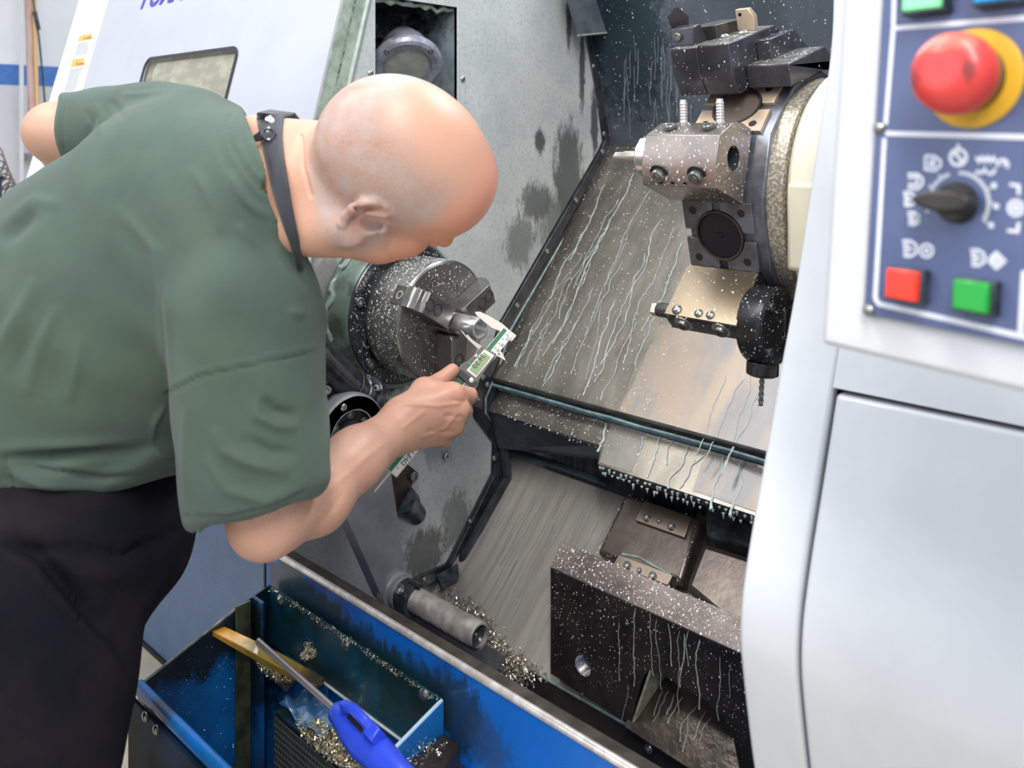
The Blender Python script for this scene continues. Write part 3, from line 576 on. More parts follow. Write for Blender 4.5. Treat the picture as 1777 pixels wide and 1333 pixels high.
def mount(th, m, mdisc):
    n, t = fr(th); xc = (X0 + X1) / 2; hw = (X1 - X0) / 2; hh = h - .001; gs = .0065; rb_ = .037
    for sx in (-1, 1):
        for sy in (-1, 1):
            pts = [(gs, hh), (hw, hh), (hw, gs)]; a0 = math.asin(gs / rb_); 
            for i in range(7): a = a0 + (math.pi / 2 - 2 * a0) * i / 6; pts.append((rb_ * math.cos(a), rb_ * math.sin(a)))
            part('mounting_pad', MB().prism([tp_(th, xc + sx * u, TR - .006, sy * v) for u, v in pts], n * .006), m, TU, .0006)
            if sx * sy: part('bolt_hole', MB().lathe(tp_(th, xc + sx * (hw - .016), TR, sy * (hh - .014)), n, [(.0003, .0058), (.0006, .0050), (-.003, .0046), (-.003, 0)], 16), M['void'], TU)
    part('bore_ring', MB().lathe(tp_(th, xc, TR - .006, 0), n, [(0, .036), (.0075, .036), (.0075, .0335), (.003, .033)], 40, closed=False), M['dsteel'], TU)
    part('bore_disc', MB().lathe(tp_(th, xc, TR - .003, 0), n, [(0, .0332), (.001, .032), (.001, .005), (.003, .004), (.003, 0)], 36), mdisc, TU)
mount(45, tan_, mat('brown_bore_disc', (.22, .18, .15), .3, .6, fleck=((.8, .75, .7), 140, .06)))
mount(-15, dpl, mat('black_bore_disc', (.012, .013, .02), .25, .2, fleck=((.4, .45, .5), 160, .05)))
ringm = mat('speckled_ring_steel', (.58, .53, .43), .35, .4, (.28, .25, .20), 240, bump=.15, bs=120, contrast=(.4, .55))
part('speckled_ring', MB().lathe(tcn(X1 + .006), XP, [(0, .150), (0, .172), (.004, .176), (.030, .176), (.033, .170), (.033, .14)], 96, closed=False), ringm, TU)
part('dark_ring', MB().lathe(tcn(X1 + .036), XP, [(0, .168), (.006, .168), (.008, .160), (.010, .160)], 96, closed=False), M['blackwet'], TU)
worn = mat('worn_cream_paint', (.74, .68, .52), .5, 0, (.68, .64, .52), 7, bump=.1, bs=80, org=tcn(-.5), spots=[(at(1400, 170, 1.25), (.05, .08, .05), (.42, .38, .33), 30, (1, 1, 1), .9), (at(1368, 265, 1.25), (.03, .05, .035), (.40, .37, .31), 35, (1, 1, 1), .9), (at(1375, 400, 1.25), (.03, .06, .05), (.33, .31, .29), 40, (1, 1, 1), .8)])
part('turret_housing', MB().lathe(tcn(X1 + .044), XP, [(0, .150), (0, .178), (.006, .184), (.3, .186)], 72, closed=False, a0=0, a1=math.pi * 2), worn, TU)
part('housing_front', MB().box((X1 + .048, TY - .190, TZ - .085), (-.25, TY + .1, TZ + .03)), worn, TU, .006)
part('housing_foot', MB().box((X1 + .055, TY - .165, TZ - .21), (-.25, TY + .16, TZ - .07)), M['blackwet'], TU, .004)
put('foot_bolt', bm_dark, at(1333, 596, 1.17), (0, -1, 0), TU, .8)
part('foot_cube', MB().obox(at(1352, 552, 1.17), (.014, 0, 0), (0, .01, 0), (0, 0, .014)), M['dsteel'], TU, .001)
# upper boring-bar holder on the flat at 15 degrees
hm = mat('holder_steel', (.34, .285, .25), .32, .8, (.25, .22, .20), 16, bump=.1, bs=120, fleck=((.8, .76, .72), 220, .035))
HO = root('boring_bar_holder', tp_(15, -.62, TR, 0), 'brown steel boring-bar holder with a short silver drill, upper one on the turret', 'tool holder')
sec_ = [(TR, .052), (TR + .03, .054), (TR + .052, .048), (TR + .084, .022), (TR + .084, -.018), (TR + .074, -.046), (TR, -.052)]
xl, xr = -.680, -.566
circ = [tp_(15, xl, TR + .040 + .0165 * math.cos(2 * math.pi * k / 28), .002 + .0165 * math.sin(2 * math.pi * k / 28)) for k in range(28)]
part('holder_block', MB().prism([tp_(15, xl, n, t) for n, t in sec_], (xr - xl, 0, 0), [circ]), hm, HO, .001)
part('end_bore', MB().lathe(tp_(15, xr, TR + .040, .002), XP, [(-.0005, .0164), (-.05, .0164), (-.05, 0)], 32, closed=False), M['blackwet'], HO)
nf = (tp_(15, 0, TR + .052 - .022 * 0, .048) - tp_(15, 0, TR + .084, .022)); fn = V((0, -nf.z, nf.y)).normalized(); fn = fn if fn.dot(V((0, -1, 1))) > 0 else -fn
fn2 = V((0, -.85, -.53)).normalized()
for x in (xl + .028, xr - .028):
    c = tp_(15, x, TR + .068, .035); part('bolt_seat', MB().lathe(c, fn, [(-.001, .0112), (.0004, .0112), (.0006, .0098), (.0005, 0)], 20), M['void'], HO); put('clamp_bolt', bm_sock, c, fn, HO, .95)
    c = tp_(15, x, TR + .0795, -.031); part('bolt_seat', MB().lathe(c, fn2, [(-.001, .0140), (.0004, .0140), (.0008, .012), (.0006, 0)], 20), M['void'], HO); put('clamp_bolt', bm_sock, c, fn2, HO, 1.25)
for x in (xl + .030, xl + .087):
    part('stud', MB().lathe(tp_(15, x, TR + .040, .050), (0, -.05, 1), [(0, .0058)] + [(.004 + .002 * i, .0058 - .0009 * (i % 2)) for i in range(14)] + [(.034, .0045)], 16), mat('pale_stud', (.55, .56, .58), .35, .5) if x < xl + .05 else bpy.data.materials['pale_stud'], HO)
part('collet_nut', MB().lathe(tp_(15, xl, TR + .045, 0), (-1, 0, 0), [(0, .026), (.004, .030), (.022, .030), (.024, .024), (.028, .022), (.028, .008)], 12, smooth=False), M['bright'], HO, .0015)
part('drill_tip', MB().lathe(tp_(15, xl - .028, TR + .045, 0), (-1, 0, 0), [(0, .0085), (.028, .0085), (.032, .007), (.045, .0065), (.052, .001)], 14), M['satin'], HO)
for k in range(3): a = tp_(15, xl + .03 + .019 * k, TR + .0755, -.042); part('small_hole', MB().lathe(a, fn2, [(.0006, .003), (.0006, 0)], 10), M['void'], HO)
# lower driven holder at -45 degrees
DH = root('driven_tool_holder', tp_(-45, -.62, TR, 0), 'golden-topped driven tool holder pointing a thin drill straight down, lower one on the turret', 'tool holder')
gold = mat('gold_toned_steel', (.38, .30, .21), .28, .85, (.30, .25, .18), 12, bump=.04, bs=60)  # gold tone for the top face, the rest of the block is black
dk = mat('black_oxide_steel', (.035, .033, .035), .3, .6, (.06, .06, .065), 30, bump=.06, bs=160)
xl, xr = -.668, -.556
top_ = [(TR - .002, .050), (TR + .088, .050), (TR + .088, .020), (TR + .070, -.012), (TR + .01, -.045), (TR - .002, -.045)]
part('holder_block', MB().prism([tp_(-45, xl, n, t) for n, t in top_], (xr - xl, 0, 0)), dk, DH, .0015)
nn, tt = fr(-45)
part('top_plate', MB().prism([tp_(-45, xl + .001, TR, .0502), tp_(-45, xr - .001, TR, .0502), tp_(-45, xr - .001, TR + .087, .0502), tp_(-45, xl + .001, TR + .087, .0502)], tt * .0012), gold, DH, .0005)
for x in (xl + .026, xr - .028):
    c = tp_(-45, x, TR + .088, .036); part('bolt_seat', MB().lathe(c, nn, [(-.001, .0135), (.0006, .0135), (.001, .0118), (.0007, 0)], 22), M['satin'], DH); put('clamp_bolt', bm_dark, c, nn, DH, 1.1)
for x in (xl + .052, xl + .070): put('set_screw', bm_dome, tp_(-45, x, TR + .078, .0514), tt, DH, 1.0)
put('pale_plug', bm_dome, tp_(-45, xl + .018, TR + .078, .0514), tt, DH, 1.2)
part('bar_shank', MB().lathe(tp_(-45, xl, TR + .058, .012), (-1, 0, 0), [(0, .0105), (.038, .0105), (.041, .009), (.041, 0)], 20), M['dsteel'], DH)
part('bar_tip', MB().prism([tp_(-45, xl - .041, TR + .058 + a, .012 + b) for a, b in ((-.009, -.006), (.008, -.007), (.010, .004), (-.004, .009))], (-.009, 0, 0)), M['satin'], DH, .001)
hc2 = tp_(-45, xr - .004, TR + .052, .008)
part('round_head', MB().lathe(hc2, XP, [(0, .050), (.003, .052), (.034, .052), (.037, .049), (.037, .0)], 48), dk, DH)
put('head_bolt', bm_dark, hc2 + V((.037, -.025, .03)), XP, DH, .7)
put('head_bolt', bm_dark, hc2 + V((.037, -.03, -.028)), XP, DH, .7)
vd = V((0, -.10, -1)).normalized(); v0 = hc2 + V((.018, -.01, -.047))
part('nut', MB().lathe(v0, vd, [(0, .020), (.003, .0215), (.017, .0215), (.020, .016), (.020, .006)], 12, smooth=False), dk, DH, .001)
part('nut_slot', MB().obox(v0 + vd * .01 + V((0, -.0212, 0)), (.0035, 0, 0), (0, .001, 0), (0, 0, .006)), M['seal'], DH)
dm = MB(); prof = []
for i in range(50):
    for j in range(10):
        a = 2 * math.pi * j / 10; rr = .0036 * (1 - .38 * abs(math.sin(a + i * .30)) ** 3); prof.append(v0 + vd * (.02 + i * .00078) + V((math.cos(a), math.sin(a), 0)) * rr)
dm.add(prof, [(i * 10 + j, i * 10 + (j + 1) % 10, i * 10 + 10 + (j + 1) % 10, i * 10 + 10 + j) for i in range(49) for j in range(10)] + [tuple(range(10)), tuple(range(490, 500))], True)
part('drill_bit', dm, M['boltd'], DH)
# black turning holder on top (flat at 75 degrees)
TH = root('turning_tool_holder', tp_(75, -.6, TR, 0), 'big black wet turning-tool block on top of the turret, clamping a small insert tool', 'tool holder')
bw = mat('black_wet_block', (.035, .034, .04), .26, .3, (.07, .07, .085), 14, bump=.1, bs=100, fleck=((.7, .75, .8), 150, .05))
bt = mat('mottled_block_top', (.16, .155, .14), .3, .5, (.45, .44, .40), 60, contrast=(.5, .62), bump=.2, bs=90)  # paler, mottled colour for the top faces of the black blocks
def blk(x0, x1, n0, n1, t0, t1, th=75, ch=.0): 
    return MB().prism([tp_(th, x0, TR + n0, t0 + ch), tp_(th, x0, TR + n0 + .03, t0), tp_(th, x0, TR + n1, t0), tp_(th, x0, TR + n1, t1), tp_(th, x0, TR + n1 - .045, t1 + .05), tp_(th, x0, TR + n0, t1 + .05)], (x1 - x0, 0, 0))
part('main_block', blk(-.645, -.595, -.004, .070, -.118, .03, ch=.012), bw, TH, .0015)
part('side_block', blk(-.690, -.6455, -.004, .068, -.118, .0, ch=.012), bw, TH, .0015)
part('rear_block', blk(-.5945, -.573, .0, .060, -.04, .045), bw, TH, .0015)
part('step_block', blk(-.5940, -.53, -.002, .030, -.080, .045), bw, TH, .0015)
n75, t75 = fr(75)
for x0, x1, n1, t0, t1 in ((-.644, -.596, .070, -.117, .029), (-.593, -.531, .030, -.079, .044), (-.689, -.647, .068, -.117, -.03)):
    part('mottled_top', MB().prism([tp_(75, x0, TR + n1, t0), tp_(75, x1, TR + n1, t0), tp_(75, x1, TR + n1, t1), tp_(75, x0, TR + n1, t1)], n75 * .0008), bt, TH, .0004)
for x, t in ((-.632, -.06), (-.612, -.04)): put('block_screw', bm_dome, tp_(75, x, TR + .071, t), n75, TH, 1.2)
part('tool_shank', MB().prism([tp_(75, -.694, TR + .068, -.06), tp_(75, -.694, TR + .090, -.06), tp_(75, -.694, TR + .085, .04), tp_(75, -.694, TR + .068, .04)], (.05, 0, 0)), M['dsteel'], TH, .001)
part('clamp_block', MB().prism([tp_(75, -.698, TR + .069, -.098), tp_(75, -.698, TR + .094, -.094), tp_(75, -.698, TR + .096, -.072), tp_(75, -.698, TR + .069, -.055)], (.036, 0, 0)), bw, TH, .001)
put('clamp_screw', bm_sock, tp_(75, -.686, TR + .083, -.0965), -t75, TH, .8)
part('insert', MB().prism([tp_(75, -.703, TR + .094, -.085), tp_(75, -.703, TR + .112, -.092), tp_(75, -.697, TR + .124, -.078), tp_(75, -.688, TR + .108, -.066), tp_(75, -.690, TR + .094, -.066)], V((.003, .004, 0))), mat('dark_insert', (.05, .04, .045), .3, .5, fleck=((.8, .8, .8), 200, .06)), TH)
part('chip_guard', MB().prism([tp_(75, -.637, TR + .072, -.01), tp_(75, -.637, TR + .104, -.01), tp_(75, -.617, TR + .104, -.01), tp_(75, -.609, TR + .092, -.01), tp_(75, -.609, TR + .070, -.01)], t75 * .012), tan_, TH, .001)
part('guard_hole', MB().lathe(tp_(75, -.630, TR + .096, -.0102), -t75, [(.0005, .0028), (.0005, 0)], 12), M['void'], TH)
for o_, nme in ((TH, 1), (HO, 2), (DH, 3)):
    tt_ = []
    for ch in list(o_.children):
        if ch.name.split('.')[0] in ('main_block', 'side_block', 'step_block', 'rear_block', 'holder_block', 'top_plate', 'round_head', 'mottled_top'): tt_ += tris_of(ch)
    droplets('coolant_spots', [(c, b, a) for a, b, c in tt_] if 0 else tt_, 1000, o_, M['coolw'], (.0004, .0013), nme)
# ================================================================ tailstock
YF = LP.y - .012
TS = root('tailstock', on(1, YF, 1120, 1260), 'dark oily tailstock block with a threaded hole and an arched foot', 'tailstock')
fy = lambda p, y=YF: on(1, y, *p)
lf = fy((955, 985)); XL = lf.x
fpoly = [fy(p) for p in [(955, 985), (960, 1172), (1095, 1257), (1103, 1218), (1116, 1175), (1127, 1163), (1143, 1169), (1225, 1216), (1252, 1238), (1270, 1272), (1282, 1330), (1288, 1420), (1420, 1480)]]
fpoly[0] = V((XL, YF, lf.z)); fpoly[1].x = XL; fpoly.append(V((fpoly[-1].x, YF, lf.z)))
hcn = fy((1011, 1156)); hcir = [hcn + V((.0155 * math.cos(2 * math.pi * k / 28), 0, .0155 * math.sin(2 * math.pi * k / 28))) for k in range(28)]
part('front_block', MB().prism(fpoly, (0, .034, 0), [hcir]), M['brown'], TS, .001)
bk = on(0, XL, 975, 940)
part('top_face', MB().hexa([V((XL, YF + .0, lf.z + .0005)), V((fpoly[-1].x, YF, lf.z + .0005)), V((fpoly[-1].x, bk.y, bk.z)), V((XL, bk.y, bk.z))], [V((XL, YF + .002, lf.z - .02)), V((fpoly[-1].x, YF + .002, lf.z - .02)), V((fpoly[-1].x, bk.y, bk.z - .02)), V((XL, bk.y, bk.z - .02))]), M['brownl'], TS, .0008)
hcn = fy((1011, 1156))
part('threaded_hole', MB().lathe(hcn, (0, -1, 0), [(-.0008, .0155)] + [(-.0015 * i, .0153 if i % 2 else .0136) for i in range(1, 16)] + [(-.026, .0135), (-.026, 0)], 36, closed=False), M['bright'], TS, sharp=20)
for p in [(1041, 1061), (1064, 1072), (1087, 1083), (1111, 1094), (1010, 1104), (1010, 1205)]: put('pin', bm_dome, fy(p), (0, -1, 0), TS, .42)
pD = P3[0] + P3[1] * .022; qd_ = lambda p: onp(pD, P3[1], *p)
arc = [qd_(p) for p in [(1085, 1262), (1108, 1160), (1150, 1140), (1330, 1240), (1330, 1420)]]
part('arch_back', MB().prism(arc, P3[1] * -.02), mat('wet_brown_casting', (.10, .085, .07), .25, .6, (.05, .045, .04), 30, bump=.4, bs=60), TS)
part('arch_side', MB().hexa([fy((1095, 1257)), fy((1127, 1163)), fy((1127, 1163)) + V((0, .06, 0)), fy((1095, 1257)) + V((0, .06, 0))], [fy((1099, 1260)), fy((1131, 1165)), fy((1131, 1165)) + V((0, .06, 0)), fy((1099, 1260)) + V((0, .06, 0))]), mat('greenish_wet_paint', (.25, .26, .16), .25, .3, (.4, .42, .3), 60), TS)
tr_ = quad(V((XL, YF - .0005, lf.z)), fy((960, 1172)), fy((1300, 1333)), V((-.5, YF - .0005, lf.z)))
inside = lambda p: geometry.intersect_point_tri_2d((0, 0), (1, 1), (2, 2), (3, 3)) if 0 else True
hole_poly = [(q.x, q.z) for q in fpoly[2:12]]
def in_arch(p):
    x, z = p[0], p[2]; c = False; n = len(hole_poly)
    for i in range(n):
        (x1, z1), (x2, z2) = hole_poly[i], hole_poly[(i + 1) % n]
        if (z1 > z) != (z2 > z) and x < (x2 - x1) * (z - z1) / (z2 - z1) + x1: c = not c
    return c
droplets('coolant_spots', [(a, c, b) for a, b, c in tr_], 900, TS, M['coolw'], (.0003, .0011), 31, keep=lambda p: not in_arch(p))
tt_ = quad(V((XL, YF, lf.z + .001)), V((-.5, YF, lf.z + .001)), V((-.5, bk.y, bk.z + .0008)), V((XL, bk.y, bk.z + .0008)))
droplets('coolant_spots', tt_, 800, TS, M['coolw'], (.0004, .0013), 32)
st = [(fy((px, py)) - V((0, .0006, 0)), ln) for px, py, ln in [(1103, 1055, .12), (1128, 1065, .09), (1180, 1095, .12), (1188, 1100, .08), (1160, 1082, .06), (1195, 1095, .05), (1215, 1110, .1), (1090, 1190, .06), (1140, 1075, .1), (1075, 1080, .09), (1250, 1140, .09), (1270, 1150, .05)]]
st = [s for s in st]
trickles('coolant_trickles', YF, V((0, -1, 0)), st, V((0, 0, -1)), TS, mat('runny_coolant', (.38, .40, .36), .25, .1), (.0006, .0019), seed=14, wob=.22)
st = [(qd_((px, py)) + P3[1] * .0004, ln * .6) for px, py, ln in [(1160, 1200, .08), (1185, 1210, .07), (1210, 1225, .09), (1225, 1235, .07), (1235, 1245, .06), (1170, 1205, .05), (1195, 1240, .08), (1150, 1200, .06)]]
trickles('coolant_trickles', 0, P3[1], st, -P3[2], TS, mat('runny_coolant_arch', (.30, .31, .28), .2, .3), (.0008, .0020), seed=15, wob=.3)
# carriage castings behind it, lying on the chute
CA = root('carriage_casting', q3(1150, 950), 'brown oily carriage casting with two bolted wear plates, behind the tailstock', 'casting')
pA = P3[0] + P3[1] * .045; qa = lambda px, py: onp(pA, P3[1], px, py)
cm = mat('oily_brown_slope', (.19, .16, .14), .3, .7, (.12, .10, .09), 14, bump=.12, bs=110, fleck=((.6, .58, .52), 250, .03))
part('casting_body', MB().prism([qa(1085, 855), qa(1216, 900), qa(1182, 1010), qa(1035, 960)], P3[1] * -.05), cm, CA, .008, seg=3)
pB = P3[0] + P3[1] * .052; qb = lambda px, py: onp(pB, P3[1], px, py)
part('casting_body', MB().prism([qb(1218, 938), qb(1420, 1000), qb(1400, 1200), qb(1186, 1020)], P3[1] * -.06), cm, CA, .012, seg=3)
part('valley', MB().prism([q3(1222, 870), q3(1330, 900), q3(1330, 1200), q3(1175, 1030)], P3[1] * .012), mat('olive_wet_paint', (.18, .18, .12), .28, .4, (.08, .08, .07), 30, fleck=((.6, .62, .58), 200, .05)), CA)
part('shadow_slab', MB().prism([onp(pB, P3[1], 1222, 860), onp(pB, P3[1], 1420, 910), onp(pB, P3[1], 1420, 985), onp(pB, P3[1], 1225, 930)], P3[1] * -.04), mat('foamy_black_shadow', (.03, .035, .04), .35, .3, (.1, .12, .14), 40, bump=.2, bs=90, fleck=((.6, .65, .68), 260, .06)), CA, .006)  # black slab paints the shadow under the guard, with foam as pale flecks
wp = mat('brown_wear_plate', (.34, .27, .22), .34, .8, (.27, .22, .19), 16, bump=.06, bs=140, fleck=((.75, .7, .62), 260, .03))
pc = P3[0] + P3[1] * .051; qc = lambda px, py: onp(pc, P3[1], px, py)
pl1 = part('wear_plate', MB().prism([qc(1118, 868), qc(1200, 897), qc(1187, 933), qc(1102, 903)], P3[1] * -.006), wp, CA, .001)
pl2 = part('wear_plate', MB().prism([qc(1074, 962), qc(1168, 998), qc(1158, 1016), qc(1064, 980)], P3[1] * -.006), wp, CA, .001)
for p, s_ in (((1123, 899), .8), ((1144, 905), .5), ((1165, 914), .8)): put('plate_screw', bm_dark, qc(*p), P3[1], pl1, s_)
for p, s_ in (((1089, 982), .8), ((1110, 990), .5), ((1133, 1000), .8)): put('plate_screw', bm_dark, qc(*p), P3[1], pl2, s_)
part('green_residue', MB().tube([qa(1080, 962), qa(1110, 968), qa(1140, 985), qa(1165, 998)], .003, 6), bpy.data.materials['pale_green_residue'], CA)
droplets('coolant_spots', quad(qa(1085, 855), qa(1216, 900), qa(1182, 1010), qa(1035, 960)), 300, CA, M['coolw'], (.0004, .0012), 33)
# ================================================================ white front of the housing, right of the opening
XC = -.40
prof = [on(0, XC, *p) for p in [(1447, -160), (1445, 0), (1442, 85), (1377, 517), (1359, 606), (1325, 800), (1297, 950), (1279, 1081), (1287, 1175), (1306, 1333), (1325, 1450)]]
zs = np.array([p.z for p in prof])[::-1]; ys = np.array([p.y for p in prof])[::-1]
zz = np.linspace(zs[0], zs[-1], 90); yy = np.interp(zz, zs, ys); k_ = np.ones(7) / 7; yy = np.concatenate([yy[:3], np.convolve(yy, k_, 'valid'), yy[-3:]])
yz = lambda z: float(np.interp(z, zz, yy))
def hit(px, py):
    lo, hi = -.45, .6; best = None
    for i in range(2000):
        x = lo + (hi - lo) * i / 2000; r = ray(px, py); t = x / r.x if abs(r.x) > 1e-6 else -1
        if t <= 0: continue
        p = CAM + r * t; e = abs(p.y - yz(p.z))
        if best is None or e < best[0]: best = (e, p)
    return best[1]
gA = hit(1444, 682); XG, ZG = gA.x, gA.z
XE = .75
def skin(x0, x1, z0, z1, off=0, th=.018):
    zl = [z0] + [z for z in zz if z0 < z < z1] + [z1]; fr_ = [V((x0, yz(z) - off, z)) for z in zl]; return MB().prism(fr_ + [p + V((0, th, 0)) for p in reversed(fr_)], (x1 - x0, 0, 0))
def skin2(x0, x1, z0, z1, off=0, th=.018):   # quads, not one n-gon
    zl = [z0] + [z for z in zz if z0 < z < z1] + [z1]; n = len(zl); vs = []
    for x in (x0, x1):
        for z in zl: vs.append(V((x, yz(z) - off, z)))
        for z in zl: vs.append(V((x, yz(z) - off + th, z)))
    fs = []
    for i in range(n - 1): fs += [(i, i + 1, 2 * n + i + 1, 2 * n + i), (n + i, 3 * n + i, 3 * n + i + 1, n + i + 1), (i, n + i, n + i + 1, i + 1), (2 * n + i, 2 * n + i + 1, 3 * n + i + 1, 3 * n + i)]
    fs += [(0, 2 * n, 3 * n, n), (n - 1, 2 * n - 1, 4 * n - 1, 3 * n - 1)]
    return MB().add(vs, fs, True)
part('front_column', skin2(XC, XG, zz[0], zz[-1]), M['white'], LAT, .004, seg=3, sharp=40)
part('front_upper', skin2(XG, XE, ZG + .005, zz[-1], 0, .018), M['white'], LAT, sharp=40)
part('front_panel', skin2(XG + .004, XE, zz[0], ZG - .0, 0, .018), M['white'], LAT, .004, seg=3, sharp=40)
part('panel_gap', skin2(XG - .02, XE, zz[0], ZG + .03, -.02, .01), M['void'], LAT)
part('column_return', skin2(XC + .002, XC + .006, zz[0], zz[-1], -.016, .12), M['white'], LAT)
# front rail and blue front face
RY, RZ = .765, .70
rl = on(1, RY, 505, 970); XRL = XW - .005
part('rail_ledge', MB().box((XRL, RY + .0, RZ - .006), (XC + .1, RY + .022, RZ)), mat('oily_rail', (.14, .115, .10), .35, .6, (.07, .06, .05), 30, bump=.1, bs=120), LAT, .002)
part('rail_edge', MB().cyl((XRL, RY, RZ - .003), (XC + .1, RY, RZ - .003), .0052, seg=12), mat('worn_bright_edge', (.85, .80, .76), .3, .5, (.6, .54, .5), 60), LAT)
grime = [(on(1, RY, 560, 1075), (.10, .2, .05), (.01, .035, .045), 30, (1, 1, .6), .95), (on(1, RY, 640, 1130), (.09, .2, .035), (.01, .035, .05), 34, (1, 1, .5), .95), (on(1, RY, 720, 1190), (.09, .2, .04), (.01, .04, .055), 34, (1, 1, .5), .95), (on(1, RY, 790, 1235), (.06, .2, .05), (.012, .03, .05), 40, (1, 1, .5), .9), (on(1, RY, 850, 1290), (.04, .2, .035), (.02, .06, .16), 40, (1, 1, .4), .7), (on(1, RY, 505, 1020), (.06, .2, .05), (.01, .04, .06), 30, (1, 1, .6), .9)]
bl = mat('bright_blue_enamel', (.003, .135, .56), .38, 0, (.004, .115, .48), 8, spots=grime, org=LH, bump=.05, bs=120, coat=.2)
part('blue_front', MB().box((XRL, RY - .002, .10), (XC + .1, RY + .006, RZ - .005)), bl, LAT, .001)
part('rail_end', MB().box((XRL - .006, RY - .004, .15), (XRL, 1.03, RZ)), mat('dark_end_sheet', (.05, .055, .06), .4, .4, (.1, .11, .11), 30), LAT, .001)
part('base_panel', MB().box((-3.4, 1.025, .012), (XW - .02, 1.06, .80)), M['plinth'], LAT, .002)
part('machine_base', MB().box((XW - .02, RY + .04, .0), (XE - .02, 1.9, .11)), M['plinth'], LAT, .004)
part('lower_skirt', MB().box((XC, yz(zz[0]), .02), (XE, yz(zz[0]) + .02, zz[0])), M['white'], LAT, .002)
part('base_seam', MB().box((-3.4, 1.02, .0), (XW - .02, 1.05, .012)), M['void'], LAT)
# ---------------- sliding door, upper left
XD = -1.245
f0, f1 = on(0, XD, 591, 0), on(0, XD, 547, 189); r0_, r1_ = on(0, XD, 638, 0), on(0, XD, 598, 149)
dd_ = V((0, f0.y - f1.y, f0.z - f1.z)).normalized(); dn = V((0, -dd_.z, dd_.y)); dn = dn if dn.y < 0 else -dn
qd = lambda px, py: onp(f0, dn, px, py)
thk = abs((r0_ - f0).dot(dn))
XDL = (qd(190, 0).x + qd(138, 165).x) / 2
ds = lambda x, s, o=0: V((x, f0.y, f0.z)) + dd_ * s + dn * o
sb = -(f0.z - .98) / dd_.z
DR = root('sliding_door', V(((XD + XDL) / 2, .8, .75)), 'white slanted sliding door with a small dirty window and blue lettering, slid open to the left', 'door')
s_of = lambda p: (p - V((p.x, f0.y, f0.z))).dot(dd_)
wa, wb = qd(249, 128), qd(404, 128); wt = s_of(qd(335, 93))
wx0, wx1 = wa.x, wb.x; wb_ = wt - .26; rr_ = .022
def rrect(x0, x1, s0, s1, r, o=0):
    pts = []
    for cx_, cs, a0 in ((x1 - r, s1 - r, 0), (x0 + r, s1 - r, 90), (x0 + r, s0 + r, 180), (x1 - r, s0 + r, 270)):
        for k in range(7): a = math.radians(a0 + 15 * k); pts.append(ds(cx_ + r * math.cos(a), cs + r * math.sin(a), o))
    return pts
whole = [ds(XDL, sb), ds(XD, sb), ds(XD, .35), ds(XDL, .35)]
part('door_skin', MB().prism(whole, dn * -.004, [rrect(wx0, wx1, wb_, wt, rr_)]), M['door'], DR)
lowz = ds(0, sb)
part('door_lower', MB().box((XDL, lowz.y, .76), (XD, lowz.y + .004, lowz.z)), M['door'], DR)
rb2 = mat('window_gasket', (.03, .03, .04), .5)
ga = rrect(wx0, wx1, wb_, wt, rr_, .0012)
part('window_gasket', MB().ribbon(ga + ga[:1], dn, .007, .002), rb2, DR)
part('window_pane', MB().prism(rrect(wx0 - .004, wx1 + .004, wb_ - .004, wt + .004, rr_, -.008), dn * -.006), mat('dirty_window_glass', (.40, .38, .27), .16, 0, (.26, .25, .17), 18, (1, .6, 2), contrast=(.35, .6), bump=.1, bs=40, coat=1, fine=.5), DR)
part('edge_profile', MB().prism([ds(XD + .0005, sb, -.004), ds(XD + .0005, .35, -.004), ds(XD + .0005, .35, -thk), ds(XD + .0005, sb, -thk)], (-.02, 0, 0)), M['green'], DR, .002)
part('edge_lip', MB().tube([ds(XD, sb, -thk), ds(XD, .35, -thk)], .004, 8), mat('pale_green_rubber', (.52, .60, .53), .5, 0, (.40, .48, .42), 50), DR)
part('edge_groove', MB().prism([ds(XD + .001, sb, -thk * .5), ds(XD + .001, .35, -thk * .5), ds(XD + .001, .35, -thk * .56), ds(XD + .001, sb, -thk * .56)], (.0006, 0, 0)), mat('grimy_groove', (.05, .09, .04), .6, 0, (.3, .36, .3), 90), DR)
lt = mat('violet_blue_lettering', (.07, .07, .42), .4)
text('lettering', 'PUMA', lt, qd(243, 15) + dn * .001, V((1, 0, 0)), dd_, .082, DR, shear=.22, bold=.0018)
# fixed panel with warning labels at the door's left
FP = .035
def qf(px, py): return onp(f0 - dn * FP, dn, px, py)
xf0 = (qf(135, 0).x + qf(34, 351).x) / 2
fs_ = lambda x, s: ds(x, s, -FP)
part('side_panel', MB().prism([fs_(xf0, sb), fs_(XDL + .3, sb), fs_(XDL + .3, .35), fs_(xf0, .35)], dn * -.004), mat('bright_white_enamel', (.80, .81, .81), .4, 0, (.77, .78, .78), 4, coat=.2), LAT)
part('side_return', MB().prism([fs_(xf0, sb), fs_(xf0, .35), fs_(xf0, .35) + V((0, .5, 0)), fs_(xf0, sb) + V((0, .5, 0))], (.004, 0, 0)), M['white'], LAT)
lx0, lx1 = qf(128, 100).x, XDL + .02; org_ = mat('orange_label', (.86, .50, .10), .4); wlab = mat('white_label', (.82, .82, .80), .4); ink = mat('label_ink', (.25, .25, .26), .5)
sA, sB, sC, sD, sE = (s_of(qf(131, 64) + dn * FP), s_of(qf(129, 74) + dn * FP), s_of(qf(122, 100) + dn * FP), s_of(qf(115, 118) + dn * FP), s_of(qf(99, 165) + dn * FP))
def lab(s0, s1, m, x0, x1, o=.0005): return MB().prism([ds(x0, s0, -FP + o), ds(x1, s0, -FP + o), ds(x1, s1, -FP + o), ds(x0, s1, -FP + o)], dn * .0004), m
sA2 = s_of(qf(117, 105) + dn * FP)
